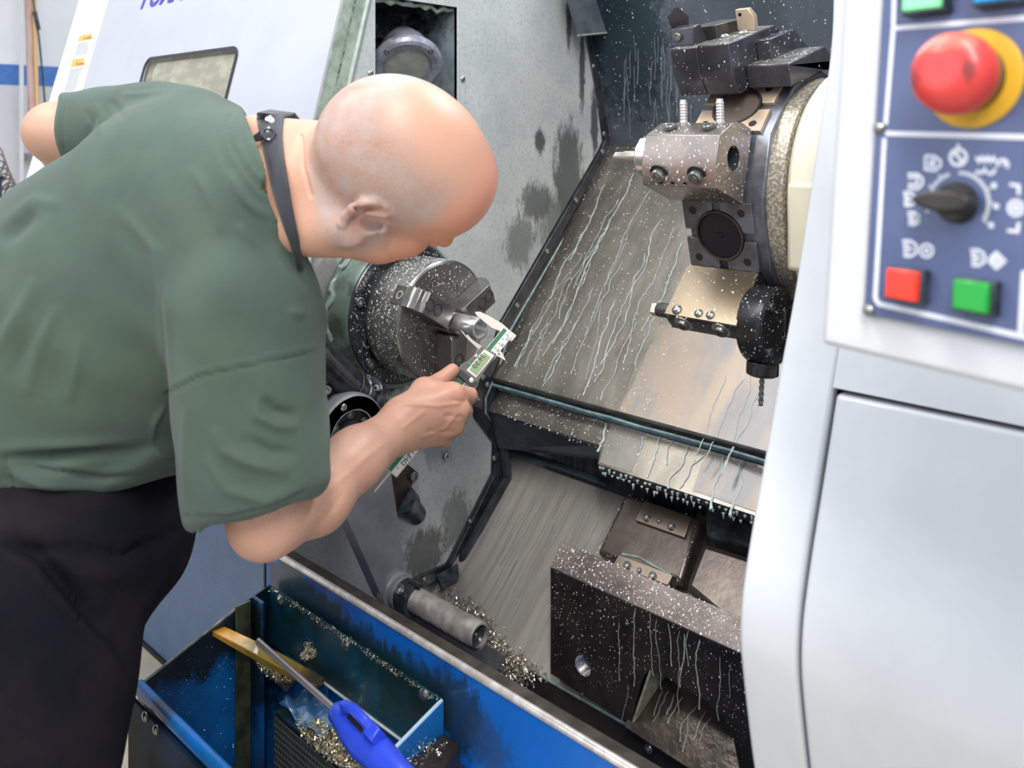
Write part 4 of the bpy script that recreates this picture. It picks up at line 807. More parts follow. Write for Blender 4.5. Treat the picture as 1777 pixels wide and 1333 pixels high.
for (hs, he, ts) in ((sA, sB, sC), (sA2, sD, sE), (s_of(qf(70, 262) + dn * FP), s_of(qf(66, 274) + dn * FP), s_of(qf(52, 330) + dn * FP))):
    w_ = part('warning_label', *lab(ts, hs, wlab, lx0, lx0 + .085), LAT)
    part('label_header', *lab(he, hs, org_, lx0, lx0 + .085, .001), w_)
    tx = MB(); s = he - .006
    while s > ts + .004:
        x = lx0 + .004
        while x < lx0 + .078:
            l = g.uniform(.003, .012); tx.prism([ds(x, s, -FP + .001), ds(x + l, s, -FP + .001), ds(x + l, s - .0014, -FP + .001), ds(x, s - .0014, -FP + .001)], dn * .0003); x += l + .002
        s -= .0042
    part('label_print', tx, ink, w_)
    part('warning_triangle', MB().prism([ds(lx0 + .034, he + .003, -FP + .0015), ds(lx0 + .046, he + .003, -FP + .0015), ds(lx0 + .040, hs - .002, -FP + .0015)], dn * .0003), ink, w_)
    text('header_text', 'WARNING', mat('header_ink', (.55, .22, .03), .5) if 'header_ink' not in bpy.data.materials else bpy.data.materials['header_ink'], ds(lx0 + .049, he + .003, -FP + .0015), V((1, 0, 0)), dd_, .009, w_)
# ================================================================ blue chip pan hanging on the front
PXL, PXR, PYB, PYF = -1.236, -.828, .755, .541
PN = root('chip_pan', V(((PXL + PXR) / 2, .65, .25)), 'grimy blue steel chip pan hung on the front rail of the lathe', 'pan')
orgp = V(((PXL + PXR) / 2, .65, .25))
dg = (.006, .012, .010)
bin_ = mat('grimy_blue_inside', (.004, .15, .48), .4, 0, (.004, .09, .28), 10, org=orgp, bump=.15, bs=120, coat=.25, fleck=((.5, .52, .45), 330, .03), spots=[(V((PXL, .64, .60)), (.05, .14, .05), dg, 22, (1, 1, 1), .95), (V((PXL, .74, .58)), (.05, .05, .16), dg, 26, (1, 1, 1), .9), (V((PXL, .60, .36)), (.1, .12, .07), (.05, .04, .04), 22, (1, 1, 1), .8)])
zt = lambda y: float(np.interp(y, [.541, .701, .755], [.587, .638, .65]))
part('left_wall', MB().prism([V((PXL, PYF, .2)), V((PXL, PYB, .2)), V((PXL, PYB, zt(PYB))), V((PXL, .701, zt(.701))), V((PXL, PYF, zt(PYF)))], (-.003, 0, 0)), bin_, PN, .0006)
part('left_rim', MB().tube([V((PXL, PYF, zt(PYF))), V((PXL, .701, zt(.701)))], .0022, 6), mat('chipped_rim', (.33, .33, .28), .4, .4, (.1, .1, .09), 50), PN)
part('corner_angle', MB().box((PXL + .002, .690, .3), (PXL + .006, .716, .642)), mat('greenish_grimy_angle', (.10, .11, .06), .45, .2, (.04, .05, .03), 30), PN, .001)
part('corner_angle', MB().box((PXL + .002, .720, .3), (PXL + .03, .726, .645)), bin_, PN, .001)
part('back_wall', MB().box((PXL, PYB - .004, .562), (PXR, PYB - .001, .65)), mat('teal_grimy_back', (.006, .06, .10), .38, 0, (.006, .025, .02), 16, bump=.2, bs=120, coat=.25, fleck=((.5, .5, .4), 300, .03)), PN)
part('back_wall_lower', MB().box((PXL, PYB - .004, .2), (PXL + .16, PYB - .001, .562)), bin_, PN)
part('lit_bottom_edge', MB().tube([V((-1.13, PYB - .005, .561)), V((PXR, PYB - .005, .561))], .0022, 6), M['cool'], PN)  # dried-coolant colour used to paint the light along the back wall's lower edge
part('right_wall', MB().prism([V((PXR, .60, .40)), V((PXR, PYB, .40)), V((PXR, PYB, .646)), V((PXR, .60, .603))], (.003, 0, 0)), mat('blue_end_sheet', (.006, .13, .40), .38, 0, (.005, .09, .28), 12, coat=.2), PN)
part('right_rim', MB().tube([V((PXR, PYB, .6465)), V((PXR, .60, .6035))], .0026, 8), mat('pale_blue_edge', (.38, .52, .66), .35), PN)
part('front_wall', MB().box((PXL, PYF, .2), (PXR + .05, PYF + .003, .585)), bin_, PN, .0006)
rimb = mat('bright_blue_rim', (.006, .18, .62), .34, 0, (.01, .14, .42), 30, bump=.1, bs=90, coat=.3, org=orgp, spots=[(V((-1.15, PYF, .59)), (.03, .03, .03), (.03, .03, .03), 90, (1, 1, 1), .7)])
part('front_rim', MB().tube([V((PXL + .002, PYF - .004, .583)), V((PXL + .004, PYF - .002, .589)), V((-1.0, PYF - .002, .589)), V((-.8, PYF - .002, .589))], .009, 14), rimb, PN)
part('outer_skirt', MB().box((PXL - .003, PYF - .014, .2), (-.8, PYF - .008, .578)), mat('dark_blue_grimy_outside', (.012, .035, .085), .6, 0, (.008, .014, .025), 14, bump=.1, bs=80, spec=.25), PN, .001)
for p in [(253, 1243), (272, 1266)]: put('rivet', bm_dome, on(1, PYF - .014, *p), (0, -1, 0), PN, 1.1)
put('bolt_head', bm_dome, on(0, PXL + .001, 487, 1042), XP, PN, 1.1)
for p in [(601, 1118), (737, 1205), (487, 1043)]: put('bolt_head', bm_dome, on(1, PYB - .004, *p), (0, -1, 0), PN, 1.4)
part('pan_floor', MB().box((PXL, PYF, .30), (PXR, PYB - .004, .303)), bin_, PN)
LEX, LEY = -1.11, .685
part('inner_ledge', MB().box((LEX, LEY, .532), (PXR, PYB - .03, .538)), mat('ledge_blue_grime', (.01, .05, .10), .35, 0, (.01, .02, .03), 20, bump=.3, bs=90), PN, .001)
part('inner_channel', MB().box((LEX, PYB - .03, .50), (PXR, PYB - .006, .516)), mat('grey_brown_channel', (.16, .145, .13), .4, .3, (.10, .09, .08), 20), PN)
# perforated sheet
ps = MB(); nx, nz = 46, 22; W_, H_ = (PXR - LEX) / nx, .20 / nz
ps.box((LEX, LEY - .002, .33), (PXR, LEY, .53))
part('perforated_sheet', ps, mat('grey_perforated_sheet', (.11, .11, .09), .4, .5, (.16, .16, .14), 20), PN, .0)
pf = MB()
for i in range(nx):
    for j in range(nz):
        c = V((LEX + (i + .5 + .5 * (j % 2)) * W_, LEY - .0022, .525 - (j + .5) * H_)); q = [c + V((.0025 * math.cos(a), 0, .0025 * math.sin(a))) for a in (0, math.pi / 2, math.pi, 1.5 * math.pi)]; pf.add(q + [c + V((0, -.0007, 0))], [(0, 1, 4), (1, 2, 4), (2, 3, 4), (3, 0, 4)])
part('perforations', pf, mat('pale_perforation', (.30, .31, .27), .4, .4), PN, kind='stuff')
part('sheet_side', MB().box((LEX - .003, LEY, .33), (LEX, PYB - .02, .535)), mat('olive_grime', (.05, .055, .035), .4), PN)
# ---------------- metal chips
def chips(name, n, pos, parent=None, size=(.002, .006), label=None, seed=0, mats=None, cat=None):
    gg = random.Random(seed); mb = MB()
    for i in range(n):
        p = V(pos(gg)); a = V((gg.gauss(0, 1), gg.gauss(0, 1), gg.gauss(0, .6))).normalized(); b = a.orthogonal().normalized(); c = a.cross(b); L = gg.uniform(*size); r = L * gg.uniform(.3, .7); k0 = gg.uniform(0, 6); w_ = L * .35
        vs = []; m_ = gg.choice((3, 4, 5))
        for k in range(m_ + 1):
            t = k0 + k * 1.0; q = p + (b * math.cos(t) + c * math.sin(t)) * r + a * (k / m_ - .5) * L; vs += [q, q + a * w_ * .6 + b * w_ * .2]
        mb.add(vs, [(2 * k, 2 * k + 1, 2 * k + 3, 2 * k + 2) for k in range(m_)])
    me = bpy.data.meshes.new(name); o0 = worldpos(parent) if parent else V(label[0]); me.from_pydata([tuple(v - o0) for v in mb.v], [], mb.f); me.materials.append(mats)
    o = bpy.data.objects.new(name, me); COL.objects.link(o); o['kind'] = 'stuff'
    if parent: o.parent = parent
    else: o.location = o0; o['label'] = label[1]; o['category'] = cat
    return o
chm = mat('bright_chip', (.55, .50, .42), .22, 1, (.75, .7, .6), 90); chg = mat('golden_chip', (.74, .64, .42), .24, .9, (.9, .82, .62), 90); chd = mat('dark_chip', (.20, .19, .18), .28, .9, (.4, .4, .38), 120)
def line_pos(a, b, s, hz=.006): return lambda q: a.lerp(b, q.random()) + V((q.gauss(0, s), q.gauss(0, s), abs(q.gauss(0, hz))))
def blob_pos(c, r, hz): 
    def f(q):
        a = q.uniform(0, 6.283); k = math.sqrt(q.random()); return V(c) + V((r[0] * k * math.cos(a), r[1] * k * math.sin(a), hz * (1 - k) * q.random() + q.random() * .002))
    return f
def path_pos(pts, s, hz):
    def f(q):
        i = q.randrange(len(pts) - 1); p = pts[i].lerp(pts[i + 1], q.random()); k = max(0, 1 - abs(q.gauss(0, .5))); return p + V((q.gauss(0, s), q.gauss(0, s * .7), q.random() * hz * k))
    return f
CURL = ['long curled steel chip topmost of the trough pile, nearly level', 'long curled steel chip just below the front of the catch tube', 'long curled chip leaning on the chute right of the tube mouth', 'upright long curled chip standing against the trough lip', 'second curled chip just below the catch tube, beside the longer one']
tc_ = [on(2, LP.z + .012, *p) for p in [(775, 1035), (810, 1060), (835, 1090)]]
tr2 = [on(2, LP.z + .0, *p) for p in [(820, 1120), (850, 1140), (885, 1165), (905, 1180)]]
chips('metal_chips', 3600, path_pos(tc_ + tr2, .018, .030), None, (.003, .008), (tc_[1], 'pile of shiny curled metal chips in the trough beyond the catch tube'), 1, chm, 'chips')
for (a, b) in (((795, 1034), (822, 1031)), ((776, 1090), (802, 1102)), ((850, 1097), (866, 1122)), ((887, 1137), (883, 1168)), ((775, 1096), (800, 1106))):
    pa, pb = on(2, LP.z + .02, *a), on(2, LP.z + .022, *b)
    cu_ = [pa.lerp(pb, i / 24) + V((0, .0022 * math.cos(i * 1.6), .0022 * math.sin(i * 1.6))) for i in range(25)]
    ci_ = CURL.pop(0); rt_ = part('curled_chip', MB().tube(cu_, .0012, 5), chm, None, loc=pa, cat='chip', group='long curled chips in the trough', label=ci_)
chips('metal_chips', 330, line_pos(V((PXL + .01, PYB - .008, .650)), V((PXR - .005, PYB - .008, .650)), .0025, .002), PN, (.0015, .0038), seed=2, mats=chg)
chips('metal_chips', 1900, blob_pos((-.99, .70, .54), (.085, .022), .014), PN, (.002, .0055), seed=3, mats=chg)
chips('metal_chips', 260, blob_pos((-1.10, .735, .60), (.01, .012), .03), PN, (.002, .004), seed=4, mats=chg)
chips('metal_chips', 900, blob_pos((-1.17, .63, .305), (.06, .07), .03), PN, (.003, .008), seed=5, mats=chd)
chips('metal_chips', 1000, lambda q: V((PXL + .002, q.uniform(.55, .74), q.uniform(.35, .6))), PN, (.0008, .0024), seed=6, mats=chm)
sc_c = on(0, PXL + .075, 480, 1170)
part('scrap_shelf', MB().prism([on(2, .555, 418, 1128), on(2, .545, 497, 1203), on(2, .545, 517, 1180), on(2, .555, 470, 1128)], (0, 0, .002)), mat('oily_scrap_shelf', (.05, .06, .05), .3, .4), PN)
shc = on(2, .553, 478, 1163)
chips('metal_chips', 700, blob_pos(shc, (.045, .018), .010), PN, (.002, .005), seed=8, mats=chg)
rgm = MB(); nxr, nyr = 16, 10; c0_ = on(2, .545, 482, 1232); ux, uy = V((.105, 0, 0)), V((0, .05, 0)); vs = []
for i in range(nxr):
    for j in range(nyr):
        u_, v_ = i / (nxr - 1), j / (nyr - 1); vs.append(V((LEX + .002, LEY + .004, .542)) + V((.0, .0, 0)) + ux * u_ + uy * v_ + V((0, 0, .008 * math.sin(u_ * 9 + v_ * 4) * math.sin(v_ * 7 + u_ * 3) + .006)))
rgm.add(vs, [(i * nyr + j, i * nyr + j + 1, (i + 1) * nyr + j + 1, (i + 1) * nyr + j) for i in range(nxr - 1) for j in range(nyr - 1)], True)
rr2 = part('plastic_film', rgm, mat('blue_plastic_film', (.05, .16, .34), .12, 0, (.25, .4, .55), 40, contrast=(.5, .62), coat=1), None, loc=V((LEX + .05, LEY + .03, .54)), label='crumpled clear blue plastic film on the ledge inside the chip pan', cat='film')
sd = rr2.modifiers.new('t', 'SOLIDIFY'); sd.thickness = .0006
# dark bar lying beside the pan
BK = root('oily_bar', V((PXR + .05, .66, .58)), 'dark oily square metal bar with chips on it, right of the chip pan', 'bar')
b0, b1, b2, b3 = on(2, .60, 700, 1340), on(2, .61, 718, 1298), on(2, .61, 768, 1270), on(2, .60, 798, 1290)
part('bar_body', MB().hexa([on(2, .60, 690, 1338), on(2, .61, 768, 1270), on(2, .61, 799, 1292), on(2, .60, 745, 1370)], [p - V((0, 0, .03)) for p in (on(2, .60, 690, 1338), on(2, .61, 768, 1270), on(2, .61, 799, 1292), on(2, .60, 745, 1370))]), M['brown'], BK, .004)
chips('metal_chips', 90, blob_pos(on(2, .613, 740, 1305), (.02, .03), .003), BK, (.002, .004), seed=9, mats=chg)
part('bar_bracket', MB().box((PXR + .012, .68, .53), (PXR + .05, .762, .575)), M['blackwet'], BK, .002)
# wooden stick
WS = root('wooden_stick', V((-1.17, .70, .6)), 'varnished orange-brown wooden stick with a dirty end, leaning in the chip pan', 'stick')
sa, sb2 = on(0, PXL - .004, 376, 1094), on(1, PYB - .03, 556, 1188); wdm = mat('varnished_wood', (.78, .36, .05), .35, 0, (.60, .32, .05), 14, (1, 1, 1), org=V((-1.17, .70, .6)), spots=[(sb2, (.05, .05, .05), (.03, .03, .02), 40, (1, 1, 1), .95), (sa.lerp(sb2, .55), (.06, .06, .06), (.25, .19, .02), 30, (1, 1, 1), .8)], coat=.4, bump=.1, bs=60)
sdv = (sb2 - sa).normalized(); se = sdv.cross(V((0, 0, 1))).normalized(); su = se.cross(sdv)
def srect(c, w1, h1): return [c + se * w1 + su * h1, c - se * w1 + su * h1, c - se * w1 - su * h1, c + se * w1 - su * h1]
wm = MB(); secs = [srect(sa, .0095, .004), srect(sa.lerp(sb2, .3), .011, .005), srect(sa.lerp(sb2, .6), .0125, .005), srect(sb2, .010, .004)]
vs = [p for s in secs for p in s]; wm.add(vs, [(0, 1, 2, 3), (15, 14, 13, 12)] + [(4 * i + k, 4 * i + (k + 1) % 4, 4 * i + 4 + (k + 1) % 4, 4 * i + 4 + k) for i in range(3) for k in range(4)])
part('stick_body', wm, wdm, WS, .0012)
part('cut_end', MB().hexa([p - sdv * .0015 for p in srect(sa, .0085, .003)], srect(sa, .009, .0035)), mat('cut_wood', (.75, .45, .2), .6), WS)
# blue air gun
AG = root('air_gun', V((-.95, .66, .6)), 'blue plastic air gun with a bent steel nozzle lying across the chip pan', 'air gun')
na, nb, nc = at(447, 1112, 1.17), at(492, 1152, 1.14), at(585, 1235, 1.07)
path = [na, na.lerp(nb, .5), na.lerp(nb, .85), nb.lerp(nc, .06), nb.lerp(nc, .3), nb.lerp(nc, .7), nc]
part('nozzle', MB().tube(path, .0042, 12), mat('nozzle_steel', (.62, .57, .58), .3, .8), AG)
ab = mat('blue_plastic', (.025, .06, .62), .35, 0, (.03, .08, .66), 10, coat=.3)
ga_, gb = nc, at(692, 1350, .98); gd = (gb - ga_).normalized(); gs_ = gd.cross(-(ga_ - CAM).normalized()).normalized(); gn = gs_.cross(gd).normalized()
if gn.dot(CAM - ga_) < 0: gn = -gn
def gsec(t, w1, h1, off=0, c=0): return [ga_ + gd * t + gs_ * (off + w1 * math.cos(a) * (1)) + gn * (c + h1 * math.sin(a)) for a in [2 * math.pi * k / 16 for k in range(16)]]
sq = lambda l: l
secs = [gsec(-.004, .010, .010), gsec(.0, .013, .013), gsec(.02, .014, .014, .001), gsec(.035, .016, .015, .003), gsec(.06, .019, .016, .002), gsec(.085, .019, .016, -.001), gsec(.12, .018, .017), gsec(.16, .018, .017), gsec(.162, .0165, .016), gsec(.21, .016, .016)]
gm = MB(); vs = [p for s in secs for p in s]; gm.add(vs, [tuple(range(16)), tuple(range(len(vs) - 16, len(vs)))] + [(16 * i + k, 16 * i + (k + 1) % 16, 16 * i + 16 + (k + 1) % 16, 16 * i + 16 + k) for i in range(len(secs) - 1) for k in range(16)], True)
part('gun_body', gm, ab, AG)
tg_ = [ga_ + gd * .018 + gs_ * -.006 + gn * .012, ga_ + gd * .026 + gs_ * -.010 + gn * .028, ga_ + gd * .045 + gs_ * -.014 + gn * .034, ga_ + gd * .066 + gs_ * -.014 + gn * .030, ga_ + gd * .078 + gs_ * -.012 + gn * .014]
part('trigger', MB().tube(tg_, [.0055, .0062, .0062, .0062, .007], 10), ab, AG)
part('trigger_block', MB().obox(ga_ + gd * .078 + gs_ * -.012 + gn * .018, gd * .009, gs_ * .008, gn * .010), ab, AG, .002)
part('trigger_gap', MB().obox(ga_ + gd * .045 + gs_ * -.009 + gn * .0145, gd * .016, gs_ * .006, gn * .002), M['void'], AG, .001)
part('collar', MB().cyl(ga_ + gd * .156, ga_ + gd * .164, .0188, seg=24), mat('darker_blue_plastic', (.02, .045, .42), .4), AG)
# ================================================================ control console, close by on the right
Dd = (FW - RT * .656 + UP * .03).normalized(); Uc = -Dd
Bh = (FW * .549 + RT * .836); Vc = (UP + Bh * .10).normalized(); Uc = (Uc - Vc * Uc.dot(Vc)).normalized(); Nc = Uc.cross(Vc).normalized()
if Nc.dot(CAM - at(1500, 540, .56)) < 0: Nc = -Nc
O0 = at(1500, 540, .56)
qp = lambda px, py, h=0: onp(O0 + Nc * h, Nc, px, py)
CS = root('control_console', qp(1700, 600, -.05), 'machine control console with dark blue face, buttons and symbols at the right edge', 'control panel')
bl_ = qp(1424, 597, -.004)
cw = MB().hexa([bl_, bl_ + Uc * .45, bl_ + Uc * .45 + Vc * .46, bl_ + Vc * .46], [p - Nc * .075 for p in (bl_, bl_ + Uc * .45, bl_ + Uc * .45 + Vc * .46, bl_ + Vc * .46)])
part('console_box', cw, M['white2'], CS, .004, seg=3)
part('console_arm', MB().cyl(bl_ + Uc * .32 + Vc * .2 - Nc * .07, bl_ + Uc * .32 + Vc * .2 - Nc * .07 + V((.1, .35, .0)), .04), M['white2'], CS)
fl = qp(1498.5, 545)
blu = mat('console_blue', (.072, .098, .215), .42, 0, (.085, .11, .23), 12, bump=.04, bs=300, coat=.1)
pl0 = [fl, fl + Uc * .36, fl + Uc * .36 + Vc * .40, fl + Vc * .40]
part('face_plate', MB().prism(pl0, Nc * -.0035), blu, CS, .0006)
wln = mat('white_print', (.72, .74, .82), .5)
def rb_(pts, w, closed=False): return MB().ribbon([qp(*p, .0001) for p in pts] + ([qp(*pts[0], .0001)] if closed else []), Nc, w, .00015)
k_ = .00037
for i, pts in enumerate([[(1554.5, -110), (1550.5, 47), (1537, 216)], [(1535, 240), (1519, 515), (1521, 522), (1527, 528), (1640, 553), (1774, 584), (1900, 612)], [(1551, 49), (1900, 22)], [(1537, 231.5), (1900, 241)], [(1777.5, 470), (1771, 583)]]):
    part('border_line', rb_(pts, 8.5 * k_), wln, CS)
for p in ((1526, 222), (1508, 538)):
    c = qp(*p); part('washer', MB().lathe(c, Nc, [(0, .0042), (.0008, .0042), (.0008, .0)], 20), mat('dirty_washer', (.10, .095, .10), .5) if p[1] < 300 else bpy.data.materials['dirty_washer'], CS)
    o = put('screw', bm_dome, c + Nc * .0006, Nc, CS, .5)
# push buttons
def pbtn(nm, q, col, emit, label, hq):
    pts = [qp(*p, .0) for p in q]; ctr = sum(pts, V()) / 4; ex_ = (pts[1] - pts[0]) / 2; ey_ = (pts[0] - pts[3]) / 2; hx, hy = ex_.length, ey_.length
    h0 = part(nm, MB().obox(ctr + Nc * .003 , Uc * hx * 1.20, Vc * hy * 1.18, Nc * .005), M['seal'], CS, .0012, label=label)
    cm_ = mat(nm + '_cap_colour', col, .3, 0, bump=.1, bs=500, coat=.3, emit=emit)
    part('button_cap', MB().obox(ctr + Nc * .0085, Uc * hx, Vc * hy, Nc * .0035), cm_, h0, .0012, label=label.replace('square ', '').replace(' in a black frame', ' cap'))
pbtn('push_button', [(1556, 466), (1609, 472), (1608, 524), (1555, 516)], (.90, .035, .012), .12, 'square red push button in a black frame', 0)
pbtn('push_button', [(1673, 484), (1733, 492), (1730, 545), (1670, 535)], (.01, .32, .035), .10, 'square green push button in a black frame', 0)
pbtn('push_button', [(1586, -44), (1650, -50), (1648, 17), (1585, 24)], (.22, .80, .36), .25, 'square pale green lit push button in a black frame', 0)
pbtn('push_button', [(1709, -58), (1780, -64), (1778, 2), (1708, 10)], (.01, .33, .72), .15, 'square light blue push button in a black frame', 0)
# emergency stop
yc = qp(1688, 136)
part('stop_plate', MB().lathe(yc, Nc, [(0, .0300), (.0012, .0300), (.0022, .0285), (.0024, 0)], 64), mat('yellow_plate', (.72, .42, .02), .4, 0, (.65, .36, .02), 30), CS)
part('stop_neck', MB().lathe(yc, Nc, [(.002, .0205), (.006, .0205), (.007, .019), (.012, .0185)], 48), mat('dark_neck', (.05, .045, .045), .3, .4), CS)
part('neck_ring', MB().lathe(yc, Nc, [(.0065, .0205), (.0068, .0212), (.0085, .0212), (.0088, .020)], 48, closed=False), M['steel'], CS)
redm = mat('patchy_red_plastic', (.72, .045, .035), .42, 0, (.66, .05, .045), 20, org=qp(1700, 600, -.05), coat=.2, spots=[(yc + Nc * .03 + Uc * .015, (.004, .01, .008), (.16, .03, .04), 160, (1, 1, 1), .8), (yc + Nc * .026 - Uc * .018 - Vc * .004, (.006, .012, .008), (.20, .03, .03), 160, (1, 1, 1), .7), (yc + Nc * .03 + Vc * .018, (.02, .02, .008), (.75, .18, .12), 60, (1, 1, 1), .6)])  # paler patch at the top of the head, darker ones at the sides
part('stop_head', MB().lathe(yc, Nc, [(.011, .015), (.012, .0215), (.015, .0238), (.021, .0245), (.027, .0232), (.032, .0195), (.0345, .014), (.0352, .010), (.0350, .006), (.0348, 0)], 64), redm, CS)
# rotary knob
kc = qp(1662, 352); kb = mat('black_knob', (.007, .007, .008), .45, 0, (.03, .025, .018), 40)
part('knob_base', MB().lathe(kc, Nc, [(0, .0125), (.004, .0122), (.008, .0105), (.0085, 0)], 40), kb, CS)
part('knob_grip', MB().prism([kc + Nc * .004 + Uc * (x * .0162) + Vc * (y * .0062) for x, y in ((-1.15, -.35), (-1.15, .35), (-.5, .95), (.3, 1.0), (.9, .6), (1.0, 0), (.9, -.6), (.3, -1.0), (-.5, -.95))], Nc * .014), kb, CS, .002, seg=3)
arc_m = mat('grey_print', (.52, .54, .60), .5)
def cir(c, r, a0, a1, n=20, e=1): return [(c[0] + r * math.cos(math.radians(a0 + (a1 - a0) * i / n)), c[1] - r * e * math.sin(math.radians(a0 + (a1 - a0) * i / n))) for i in range(n + 1)]
part('dial_arc', rb_(cir((1664, 352), 52, 108, 172), 6 * k_), arc_m, CS); part('dial_arc', rb_(cir((1664, 352), 52, -35, 90), 6 * k_), arc_m, CS)
for a in (125, 150, 172, 195, 60, 25, 0, -35): part('dial_tick', rb_([cir((1664, 352), 53, a, a, 1)[0], cir((1664, 352), 60, a, a, 1)[0]], 4 * k_), arc_m, CS)
def sym(name, strokes, w=4.2):
    mb = MB()
    for s in strokes: mb.ribbon([qp(*p, .0001) for p in s], Nc, w * k_, .00015)
    return part(name, mb, wln, CS)
def chuckicon(x, y, s=1.0): return [[(x - 16 * s, y - 13 * s), (x - 2 * s, y - 13 * s), (x + 8 * s, y - 6 * s), (x + 8 * s, y + 8 * s), (x - 2 * s, y + 14 * s), (x - 14 * s, y + 13 * s)], [(x - 14 * s, y), (x + 2 * s, y + 1)], [(x - 15 * s, y - 6 * s), (x - 4 * s, y - 6 * s)], [(x - 14 * s, y + 7 * s), (x - 4 * s, y + 7 * s)]]
sym('dial_symbol', chuckicon(1581, 345, .85)); sym('dial_symbol', chuckicon(1588, 379, .8) + [cir((1588, 379), 7, 0, 360)])
sym('dial_symbol', [[(1575, 302), (1592, 302), (1601, 310), (1601, 320), (1592, 328), (1575, 326)], [(1576, 308), (1592, 308), (1592, 320), (1576, 320)]])
sym('dial_symbol', [[(1606, 270), (1622, 271), (1632, 279), (1632, 288), (1622, 296), (1606, 294), (1606, 270)], [(1614, 278), (1621, 278), (1621, 288), (1614, 288), (1614, 278)]])
sym('dial_symbol', [cir((1663, 273), 14, 0, 360), [(1652, 265), (1664, 273), (1660, 262)], [(1675, 281), (1664, 273), (1668, 284)], [(1663, 256), (1663, 250)]], 5)
sym('dial_symbol', [[(1694, 272), (1699, 281), (1704, 272), (1709, 281), (1714, 272), (1719, 281), (1724, 273), (1728, 281)], cir((1702, 293), 7, 200, 380, 8), cir((1719, 295), 7, 200, 380, 8), cir((1740, 286), 9, -40, 200, 12), [(1740, 286), (1745, 280)]], 4)
sym('dial_symbol', [cir((1763, 361), 13, 0, 360), cir((1763, 361), 5, 0, 360)], 4.5); sym('dial_symbol', [[(1752, 320), (1768, 322), (1768, 338)], [(1768, 386), (1766, 402), (1748, 400)]], 5)
for p in ((1725, 322), (1729, 358), (1720, 391)): sym('dial_symbol', [cir(p, 3, 0, 360, 8)], 4)
sym('button_symbol', chuckicon(1582, 431)); sym('button_symbol', [cir((1608, 435), 11, 0, 360), [(1604, 431), (1612, 439)], [(1612, 431), (1604, 439)]])
sym('button_symbol', chuckicon(1700, 447)); sym('button_symbol', [[(1715, 452), (1729, 438), (1744, 453), (1729, 466), (1715, 452)], cir((1729, 452), 5, 0, 360, 10)])
# ================================================================ digital caliper held on the tube
ca0, ca1 = at(880, 575, 1.415), at(655, 850, 1.30)
cdn = ((ca0 + ca1) / 2 - CAM).normalized(); cdir = (ca1 - ca0).normalized(); cn = (-cdn + cdir * cdn.dot(cdir)).normalized()
KL = root('digital_caliper', at(760, 710, 1.37), 'digital caliper with a green-edged steel beam and lit display, held on the steel tube', 'caliper')
qk = lambda p, o=0: onp(ca0 + cn * o, cn, *p)
def kp(name, pts, m, o0, o1, parent=KL, bev=.0003, label=None): return part(name, MB().prism([qk(p, o0) for p in pts], cn * (o1 - o0)), m, parent, bev, label=label)
cal = mat('satin_caliper_steel', (.56, .50, .45), .32, .6, bump=.03, bs=300); grn = mat('green_scale', (.02, .16, .07), .4); wsc = mat('white_scale', (.70, .70, .68), .4); dgy = mat('dark_grey_plastic', (.035, .032, .035), .4); gyp = mat('grey_olive_plastic', (.14, .13, .11), .45)
def off(p, a, b): # a along beam (towards lower end), b across (to lower right)
    u_ = (-.634, .773); v_ = (.773, .634); return (p[0] + u_[0] * a + v_[0] * b, p[1] + u_[1] * a + v_[1] * b)
T0 = (874, 568)
kp('beam', [off(T0, 0, 0), off(T0, 0, 22), off(T0, 320, 22), off(T0, 320, 0)], cal, -.002, .002)
kp('beam_green_edge', [off(T0, 1, .8), off(T0, 1, 8), off(T0, 318, 8), off(T0, 318, .8)], grn, .002, .0024)
kp('beam_scale', [off(T0, 1, 9), off(T0, 1, 21), off(T0, 318, 21), off(T0, 318, 9)], wsc, .002, .0024)
tk = MB()
for i in range(30): tk.prism([qk(off(T0, 6 + i * 10.3, 10), .0024), qk(off(T0, 6 + i * 10.3, 14 if i % 5 else 17), .0024), qk(off(T0, 7 + i * 10.3, 14 if i % 5 else 17), .0024), qk(off(T0, 7 + i * 10.3, 10), .0024)], cn * .0002)
part('scale_marks', tk, dgy, KL)
kp('fixed_jaw', [(866, 575), (853, 570), (838, 558), (826, 547), (823.5, 542), (833, 541.5), (846, 548), (871, 562), (881, 571), (896, 583), (887, 594), (898.7, 598), (884, 590), (876, 586)], cal, -.0018, .0018)
kp('moving_jaw', [(840, 612), (829, 606), (812, 590), (798, 573.5), (803, 576), (808, 583), (811, 581), (819, 590), (835, 601), (850, 610), (868, 617), (862, 609), (868, 608), (873, 616), (877.7, 627), (862, 618), (858, 624)], cal, -.0014, .0016)
kp('depth_rod', [off(T0, 300, 6), off(T0, 300, 9.5), off(T0, 366, 9.5), off(T0, 360, 6)], cal, -.001, .001)
sb_ = kp('slider_body', [(835.6, 601), (861, 615), (824, 671), (818, 672), (795, 652), (794, 640), (800, 633), (813, 626)], gyp, .0025, .0085, bev=.0015)
kp('slider_foot', [(800, 641), (828, 664), (823, 671), (817, 671), (796, 653), (795, 645)], dgy, .0085, .0098, KL, .0008)
kp('display_bezel', [(840.5, 606), (858, 617), (826, 656), (809, 643)], wsc, .0085, .0095, sb_)
kp('display', [(840, 611.5), (851.5, 620), (827, 652), (814.6, 641.5)], mat('lcd_green', (.30, .40, .22), .2, 0, emit=.05), .0095, .0098, sb_)
lx = (qk((819, 645)) - qk((843, 615))).normalized(); ly = (qk((843, 615)) - qk((851, 620.5))).normalized()
text('reading', '39.50', mat('lcd_digits', (.03, .04, .03), .4), qk((843.5, 618), .0100), lx, ly, .0118, sb_, shear=.12, ext=.0001)
kp('zero_button', [(823, 618), (827, 614), (829, 617), (825, 621)], wsc, .0085, .0105, sb_, .0004, 'small white button')
